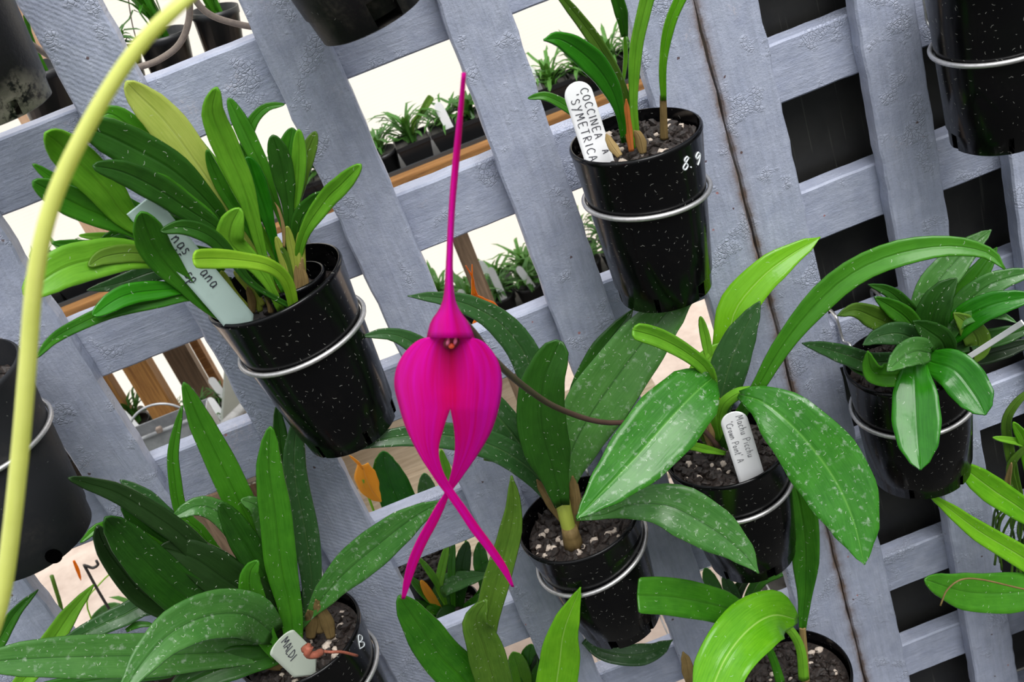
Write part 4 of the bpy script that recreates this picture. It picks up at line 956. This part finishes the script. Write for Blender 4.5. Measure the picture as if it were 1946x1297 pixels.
shelf_spots = [((738,335),'leftmost below the grubby pot base',0,ME_RD), ((799,311),'beside the upright rolled olive leaf',1,ME_SQ), ((866,286),'behind the thin tail of the pink flower',2,ME_SQ), ((912,268),'just right of the pink tail',3,ME_SQ),
 ((1015,228),'left of the big white tag',2,ME_SQ), ((1068,207),'just behind the big white tag',4,ME_WIDE), ((1128,184),'behind the arching leaf',0,ME_SQ), ((1183,163),'behind the tall pale stems',4,ME_SQ), ((1232,144),'at the right end of the pine shelf',2,ME_SQ),
 ((592,392),'behind the right side of the lime clump',1,ME_SQ), ((640,373),'by the slat right of the lime clump',3,ME_SQ), ((205,548),'under the left leaves of the lime clump',2,ME_SQ),((150,570),'left of centre under the lime clump',0,ME_SQ),((92,592),'far left under the lime clump',4,ME_WIDE),((30,615),'at the far left end',1,ME_SQ)]
for (p, lab, ti, pm) in shelf_spots:
    small_plant(shx(*p), .972, ZR-.021, 'thin-leaved potted seedling on the pine shelf, '+lab, pm, TUFTS[ti], .92, group='seedling pots on the pine shelf')
o = leaf(None, [(783,262),(786,235),(800,215),(820,183)], 15, 'olive', (.97,.96), 'bl', name='rolled_leaf'); tag(o, 'thick upright olive leaf standing above the second little shelf pot', 'leaf')
small_tag(shx(853,236), .95, ZR+.02, 'small white tag in the pot behind the pink tail', .9, (0,-.1))
small_tag(shx(1034,190), .95, ZR+.02, 'thin brown-stained tag in the leftmost pot beside the big white tag', .9, (0,-.1))

# hanging pots, top left
def bgpot(c, a, b, Y, label, tf, pale=False):
    T = thing('hanging_pot_plant', label, 'potted plant', tuple(at(c[0],c[1],Y)), 'pots hung behind the top left gaps')
    C = at(c[0], c[1], Y); B = at(b[0], b[1], Y); r0 = a*pxm(C)
    o = bpy.data.objects.new('pot', sqpot_mesh(r0, r0*.78, (C-B).length, True)); COL.objects.link(o); o.parent = T; o.location = B-C
    if (C-B).length: o.rotation_euler = (C-B).to_track_quat('Z', 'Y').to_euler()
    f = bpy.data.objects.new('foliage', tf); COL.objects.link(f); f.parent = T; f.location = (0,0,-.01); f.rotation_euler = (0,0,random.random()*6); f.scale = (.75,.75,1)
    return T
bgpot((407,16), 46, (433,118), .62, 'round black pot with grassy leaves, right of two hanging in the top left gap', TUFT_G)
bgpot((306,62), 50, (338,160), .62, 'round black pot with grassy leaves, left of two hanging in the top left gap', TUFT_G)
bgpot((222,96), 42, (256,200), .62, 'black pot mostly hidden behind the sawn-marked slat, only its rim showing', TUFTS[0])
bgpot((74,126), 58, (112,240), .55, 'black pot with a yellowed tag in the far top left gap', TUFT_G)
plant_tag((46,82),(62,132), 22, .52, .52, 'yellowed tag in the far top left background pot', TAG_Y, sink=.02, round_=False, group='x')
o = box('timber_board', tuple(at(30,140,.9)+Vector((-.03,0,-.3))), tuple(at(30,140,.9)+Vector((.05,.02,.22))), timber('tan board', lin((214,178,146)), lin((190,150,118)))); tag(o, 'tan timber board behind the far top left gap', 'board')
chain = tube('hanging_wire', [at(240,-30,.62), at(250,40,.62), at(262,85,.62)], .0008, WIRE_OLD, None, 5, n=8); tag(chain, 'thin wire holding the left grassy pot in the top left gap', 'wire')

# timber posts and lower bench
def post(px0, px1, py, Y, d, mat, label, z1=None):
    a, b = at(px0, py, Y), at(px1, py, Y); o = box('timber_post', (a.x, Y, -.2), (b.x, Y+d, z1 if z1 else ZR-.04), mat, None, .002); tag(o, label, 'post', 'timber posts'); return o
post(890, 925, 535, 1.0, .03, WOODG, 'grey-brown post behind the gap with the orange flower')
post(233, 288, 705, .98, .04, WOODZ, 'golden pine post behind the bucket handle')
post(308, 360, 672, 1.15, .03, WOODG, 'grey-brown post behind the white-tagged trough')
post(360, 378, 655, 1.2, .03, WOODX, 'thin pale post just right of the wide grey-brown one')
ZBn = at(985,602,1.22).z
bn = thing('plant_bench', 'low slatted bench of small pots behind the lattice', 'bench', (0, 1.4, -.2))
box('front_rail', (-.12, 1.18, ZBn-.05), (.6, 1.21, ZBn), WOODG, bn, .001); box('deck', (-.12, 1.21, ZBn-.02), (.6, 1.38, ZBn-.012), simple('grey deck', (.2,.19,.17), .8, 0, 60, .3), bn, 0)
for x in (-.1, .55): box('leg', (x, 1.22, -.2), (x+.03, 1.25, ZBn-.02), WOODG, bn, 0)
ORD = ['first','second','third','fourth','fifth','sixth','seventh','eighth','ninth']
for r_ in range(2):
    for q in range(7):
        x = at(855,640,1.26).x + q*.062 + r_*.01; y = 1.26+r_*.07
        small_plant(x, y, ZBn-.011, ORD[q]+' seedling from the left in the '+('front','middle','back')[r_]+' row of the low bench', ME_RD, TUFTS[(q+r_)%5], 1.0, group='seedlings on the low bench, row %s' % ('one','two','three')[r_])
        if r_ == 0 and q in (0,1,2,3): small_tag(x+.006, y-.026, ZBn+.035, 'white tag in the '+ORD[q]+' front-row pot from the left on the low bench', 1.0+.3*(q == 2), (-.1,-.25 if q != 2 else -.05))
        if r_ == 1 and q % 2 == 0: small_tag(x-.01, y-.02, ZBn+.05, 'white tag in the '+ORD[q]+' middle-row pot from the left on the low bench', .9, (0,-.25))

# galvanised bucket and trough
def lathe(name, C, prof_, mat, parent, seg=48):
    V = []; F = []
    for r, z in prof_:
        for j in range(seg): an = 2*math.pi*j/seg; V.append(C+Vector((r*math.cos(an), r*math.sin(an), z)))
    for i in range(len(prof_)-1):
        for j in range(seg): F.append((i*seg+j, i*seg+(j+1)%seg, (i+1)*seg+(j+1)%seg, (i+1)*seg+j))
    return mesh(name, V, F, mat, parent)
YP = .62; pa, pb = at(225,849,YP), at(392,783,YP); zp = pa.z
bk = thing('metal_planter', 'galvanised metal planter with an arched wire handle in the gap left of the lime-leaved pot', 'planter', ((pa.x+pb.x)/2, YP, zp-.12))
box('front_panel', (pa.x, YP, zp-.12), (pb.x, YP+.002, zp), GALV, bk, .0005); box('rim_fold', (pa.x, YP-.0035, zp-.004), (pb.x, YP, zp), GALV, bk, .001)
box('back_panel', (pa.x, YP+.032, zp-.12), (pb.x, YP+.034, zp+.002), GALV, bk, .0005); box('side_panel', (pa.x, YP+.002, zp-.12), (pa.x+.002, YP+.032, zp), GALV, bk, 0); box('side_panel', (pb.x-.002, YP+.002, zp-.12), (pb.x, YP+.032, zp), GALV, bk, 0)
box('base', (pa.x, YP, zp-.122), (pb.x, YP+.034, zp-.119), GALV, bk, 0)
hx, hr = at(288,800,YP).x, .045
tube('handle', [Vector((hx+hr*math.cos(a), YP+.017, zp-.012+hr*.98*math.sin(a))) for a in [math.pi*k/24 for k in range(25)]], .0018, GALV, bk, 8)
lx = at(303,816,YP).x; box('handle_lug', (lx-.004, YP-.006, zp-.002), (lx+.004, YP+.002, zp+.006), simple('rusty lug', (.3,.24,.2), .6, .4), bk, .001)
bl_ = box('bench_support', (pa.x+.03, YP-.01, -.2), (pb.x-.03, YP+.05, zp-.122), WOODG); tag(bl_, 'timber block under the galvanised planter', 'block')
ZT2 = at(420,800,1.0).z
tr = thing('metal_trough', 'grey metal trough holding white-tagged seedlings beyond the bucket', 'trough', tuple(at(400,800,.95)))
A = at(395,812,.86); Bp = at(436,728,.98)
V = [A, A+Vector((.012,0,0)), A+Vector((.03,.25,0)), A+Vector((.018,.25,0))]
x0 = A.x
box('side_panel', (x0+.02, .86, ZT2-.02), (x0+.024, 1.12, ZT2+.07), simple('sage metal', (.3,.33,.3), .5, .4), tr, .0005)
box('base', (x0-.16, .86, ZT2-.02), (x0+.02, 1.12, ZT2-.016), simple('dark tray base', (.05,.05,.05), .7), tr, 0)
for r_ in range(3):
    for q in range(4):
        x, y = x0-.14+q*.045, .90+r_*.07
        small_plant(x, y, ZT2-.015, ORD[q]+' seedling from the left in the '+('front','middle','back')[r_]+' row of the metal trough', ME_RD, TUFTS[2], .62, group='seedlings in the trough, '+('front','middle','back')[r_])
        small_tag(x+.006, y-.012, ZT2+.02, ORD[q]+' white tag from the left in the '+('front','middle','back')[r_]+' row of the metal trough', .85, (-.05,-.12)); 
pp = tube('metal_pipe', [at(395,840,.70), at(470,768,.86)], .009, GALV, None, 12, n=6); tag(pp, 'short grey metal pipe slanting beside the trough', 'pipe')
def perf():
    s = NT('perforated cream plate'); vo = s.n('ShaderNodeTexVoronoi'); s.l(s.coord(), vo.inputs['Vector']); vo.inputs['Scale'].default_value = 90; vo.inputs['Randomness'].default_value = .1
    s.l(s.mix(s.ramp(vo.outputs['Distance'], [(.3, 1), (.36, 0)]), (.2,.16,.12), (.8,.78,.6)), s.b.inputs['Base Color']); return s.m
q0 = at(450,800,1.1)
pf = box('perforated_plate', (q0.x-.12, 1.0, q0.z-.08), (q0.x+.25, 1.4, q0.z-.075), perf(), None, 0); tag(pf, 'cream perforated plate at the right of the trough', 'plate')
for x in (q0.x-.1, q0.x+.2): pass

# seedlings low left and under centre
for (px_, py_, Y, lab) in ((100,835,.9,'left edge gap, above'), (112,868,.9,'left edge gap, below'), (255,800,1.0,'beside the bucket rim')):
    p = at(px_, py_, Y); small_plant(p.x, Y, p.z-.05, 'leafy seedling with white tags seen through the '+lab, ME_RD, TUFTS[1], .9, group='seedlings at '+lab); small_tag(p.x+.01, Y-.03, p.z-.01, 'white tag in front of the seedling, '+lab, .9, (0,-.2))
ZL = at(780,935,1.1).z
lb = box('lower_shelf_board', (-.6, .95, ZL-.09), (.25, 1.35, ZL-.075), timber('weathered plank', lin((216,200,176)), lin((170,150,124)), (.06,1,1)), None, .002); tag(lb, 'weathered plank carrying tagged pots low behind the centre gap', 'plank')
for q in range(9):
    x = at(690,960,1.0).x+q*.05
    small_plant(x, 1.03+.03*(q%2), ZL-.074, ORD[q]+' little dark pot from the left on the low weathered plank', ME_RD, TUFTS[q%5], .8, group='pots on the low plank'); small_tag(x-.01, 1.0, ZL-.02, ORD[q]+' white tag from the left on the low weathered plank', .9, (0,-.2))
pk = box('pale_plank', tuple(at(655,925,1.25)+Vector((-.1,0,-.02))), tuple(at(655,925,1.25)+Vector((.5,.03,.12))), timber('bleached plank', lin((222,206,184)), lin((188,168,142)), (.06,1,1))); tag(pk, 'bleached upright plank behind the amber flower', 'plank')

# plants hung on the back of the lattice, seen through the centre gaps
def backplant(label, c, b, Y, leaves, a=90):
    T = orchid(label, at(c[0], c[1], Y)); pot(T, c, a, b, Y, a*.75, stones=5, chunks=40, soil=.01, mat=POT_SMALL)
    for p, w, m, pr in leaves: leaf(T, p, w, m, (Y, Y-.02), pr, fold=.2)
    return T
T = backplant('orchid behind the lattice with an amber flower, left of the crossed pink tails', (790,1060), (830,1200), .17, [
 ([(790,1050),(770,985),(748,930),(733,890),(728,858)], 72, 'gloss', 'st'), ([(800,1050),(815,990),(812,940),(806,900)], 44, 'grey', 'st'), ([(815,1050),(838,960),(848,910),(838,855)], 28, 'lime', 'st')], 70)
tube('flower_stalk', [at(760,1060,.16), at(720,992,.15), at(704,955,.14), at(690,912,.13)], .0013, LM['yell'], T, 6, n=14)
leaf(T, [(690,885),(694,905),(708,935),(724,954)], 44, 'amber', (.13,.13), [(0,.5),(.3,1),(.6,.95),(.85,.5),(1,.05)], name='flower', fold=-.5)
leaf(T, [(690,892),(680,880),(664,866)], 6, 'amber', (.13,.13), 'th', name='flower_tail')
TB = backplant('bushy orchid behind the lattice filling the gap between the two pink tail tips', (850,1150), (900,1290), .14, [
 ([(850,1165),(838,1122),(815,1085),(795,1060)], 14, 'lime', 'st'), ([(855,1160),(835,1118),(840,1080),(852,1030)], 18, 'lime', 'st'), ([(862,1160),(858,1086),(862,1030)], 16, 'mid', 'st'),
 ([(870,1160),(878,1080),(888,1030)], 34, 'dark', 'st'), ([(845,1160),(823,1143),(800,1120),(780,1098)], 20, 'mid', 'st'), ([(840,1165),(818,1134),(800,1104)], 18, 'amber', 'st'),
 ([(855,1165),(800,1155),(780,1140)], 28, 'dark', 'st'), ([(880,1160),(850,1170),(829,1190)], 40, 'dark', 'el'), ([(875,1160),(900,1145),(935,1125)], 18, 'mid', 'st'),
 ([(850,1160),(822,1160),(812,1172)], 26, 'mid', 'st'), ([(845,1165),(834,1122),(870,1104),(930,1092)], 44, 'grey', 'fu'), ([(890,1160),(925,1118),(914,1070),(912,1030)], 34, 'mid', 'st')], 62)
backplant('orchid behind the lattice under the centre pot, only its broad leaves showing', (1000,1330), (1030,1460), .12, [
 ([(1000,1330),(985,1270),(975,1240)], 44, 'lime', 'st'), ([(1010,1330),(1005,1260),(1010,1225)], 40, 'mid', 'st'), ([(1020,1330),(1030,1270),(1025,1240)], 50, 'deep', 'st')], 60)
T = backplant('orchid behind the lattice below the pot of the pink-flowered orchid', (1400,1190), (1440,1330), .12, [
 ([(1400,1190),(1370,1150),(1350,1105),(1340,1080)], 34, 'mid', 'st'), ([(1400,1190),(1395,1140),(1375,1095)], 30, 'dark', 'st'), ([(1410,1190),(1440,1150),(1480,1140)], 26, 'dark', 'st'), ([(1410,1190),(1440,1110),(1500,1085)], 26, 'mid', 'st'),
 ([(1395,1185),(1400,1130),(1425,1090)], 24, 'deep', 'st')], 66)
T = backplant('orchid behind the lattice with dusty leaves just below the centre pot', (1190,1330), (1230,1440), .03, [], 60)
leaf(T, [(1112,1215),(1140,1236),(1190,1246),(1240,1240),(1278,1217)], 44, 'slate', (.0,-.03), [(0,.5),(.3,.9),(.6,1),(.85,.6),(1,.04)], fold=.2)
# orange flower seen in the centre gap
of = bpy.data.objects.new('orange_flower', None); COL.objects.link(of); of.parent = TB; of.matrix_parent_inverse = TB.matrix_world.inverted(); of['label'] = 'small bright orange flower with two thin tails'
leaf(of, [(900,562),(915,578),(935,592),(952,606)], 34, 'orange', (.12,.12), [(0,.3),(.2,.7),(.5,1),(.8,.9),(1,.4)], name='petal', fold=.3, wavy=.25)
leaf(of, [(908,575),(900,550),(898,528),(885,505)], 14, 'orange', (.12,.12), [(0,1),(.3,.6),(.6,.25),(1,.1)], name='tail')
leaf(of, [(900,560),(898,535),(897,503)], 9, 'orange', (.119,.12), [(0,1),(.3,.6),(.6,.3),(1,.15)], name='tail')
leaf(of, [(925,590),(915,610),(900,625)], 26, 'orange', (.125,.12), 'st', name='petal')
tube('flower_stalk', [at(925,596,.125), at(940,640,.13), at(935,760,.13), at(900,950,.135), at(862,1150,.14)], .001, LM['lime'], TB, 6, n=20)

# low left gap: hook rod, dark pots, orange tips
LB = box('low_board', (at(60,1300,.5).x, .36, at(300,1230,.4).z-.14), (at(420,1300,.5).x, .62, at(300,1230,.4).z-.125), WOODG, None, .001); tag(LB, 'low grey board carrying pots behind the bottom left gap', 'board')
ZLB = at(300,1230,.4).z-.125
box('support', (LB.bound_box[0][0]+.02, .4, -.2), (LB.bound_box[0][0]+.05, .43, ZLB-.015), WOODG, LB, 0)
T = orchid('orchid with rounded pale leaves and orange petal tails low behind the hooked rod', (at(250,1225,.45).x, .45, ZLB))
b0 = at(250,1225,.45).x; o = bpy.data.objects.new('pot', ME_RD); COL.objects.link(o); o.parent = T; o.scale = (1.2,1.2,1.7)
bx, bz = b0, ZLB+.08
leaf(T, [(250,1225),(205,1232),(190,1190),(205,1160),(228,1148)], 46, 'grey', (.45,.42), 'fu')
leaf(T, [(270,1235),(290,1210),(293,1170),(300,1120)], 34, 'lime', (.45,.42), 'fu')
tube('leafless_stem', [at(98,1095,.42), at(112,1140,.42), at(132,1200,.43), at(200,1240,.45), at(245,1235,.45)], .0026, LM['olive'], T, 7, n=18)
tube('thin_stem', [at(222,1080,.42), at(190,1110,.42), at(165,1150,.42), at(200,1220,.44), at(245,1235,.45)], .001, LM['yell'], T, 6, n=18)
leaf(T, [(140,1066),(148,1085),(154,1104)], 7, 'orange', (.42,.42), 'th', name='petal_tail'); leaf(T, [(264,1112),(263,1124),(260,1136)], 7, 'orange', (.42,.42), 'th', name='petal_tail')
o = tube('hooked_rod', [at(183,1066,.40), at(186,1074,.40), at(176,1080,.40), at(163,1076,.40), at(165,1084,.40), at(215,1170,.40), Vector((at(250,1235,.40).x, .40, ZLB+.001))], .0018, simple('dark rod', (.04,.035,.03), .5), None, 8, n=40); tag(o, 'dark rod with a hooked top in the lower left gap', 'rod')
for (c, lab) in (((288,1150),'black pot low behind the left strap leaves, half hidden'),):
    t = small_plant(at(*c,.55).x, .55, ZLB, lab, ME_RD, TUFTS[3], 1.1, group='x'); del t['group']

# wire mesh bench under the right-hand gaps
mb = thing('mesh_bench', 'grey wire mesh bench top low behind the lattice', 'bench', (.35, .55, .30)); G = Geo(); ZM = at(1450,1115,.35).z
for k in range(22): x = -.05+k*.05; G.add(*tube_geo([Vector((x,.12,ZM)), Vector((x,.52,ZM))], .0012, 5))
for k in range(9): y = .12+k*.05; G.add(*tube_geo([Vector((-.05,y,ZM+.002)), Vector((1.0,y,ZM+.002))], .0012, 5))
G.build('mesh_top', GALV, mb)
for x in (-.04, .98): box('leg', (x, .49, -.2), (x+.02, .52, ZM-.002), GALV, mb, 0)
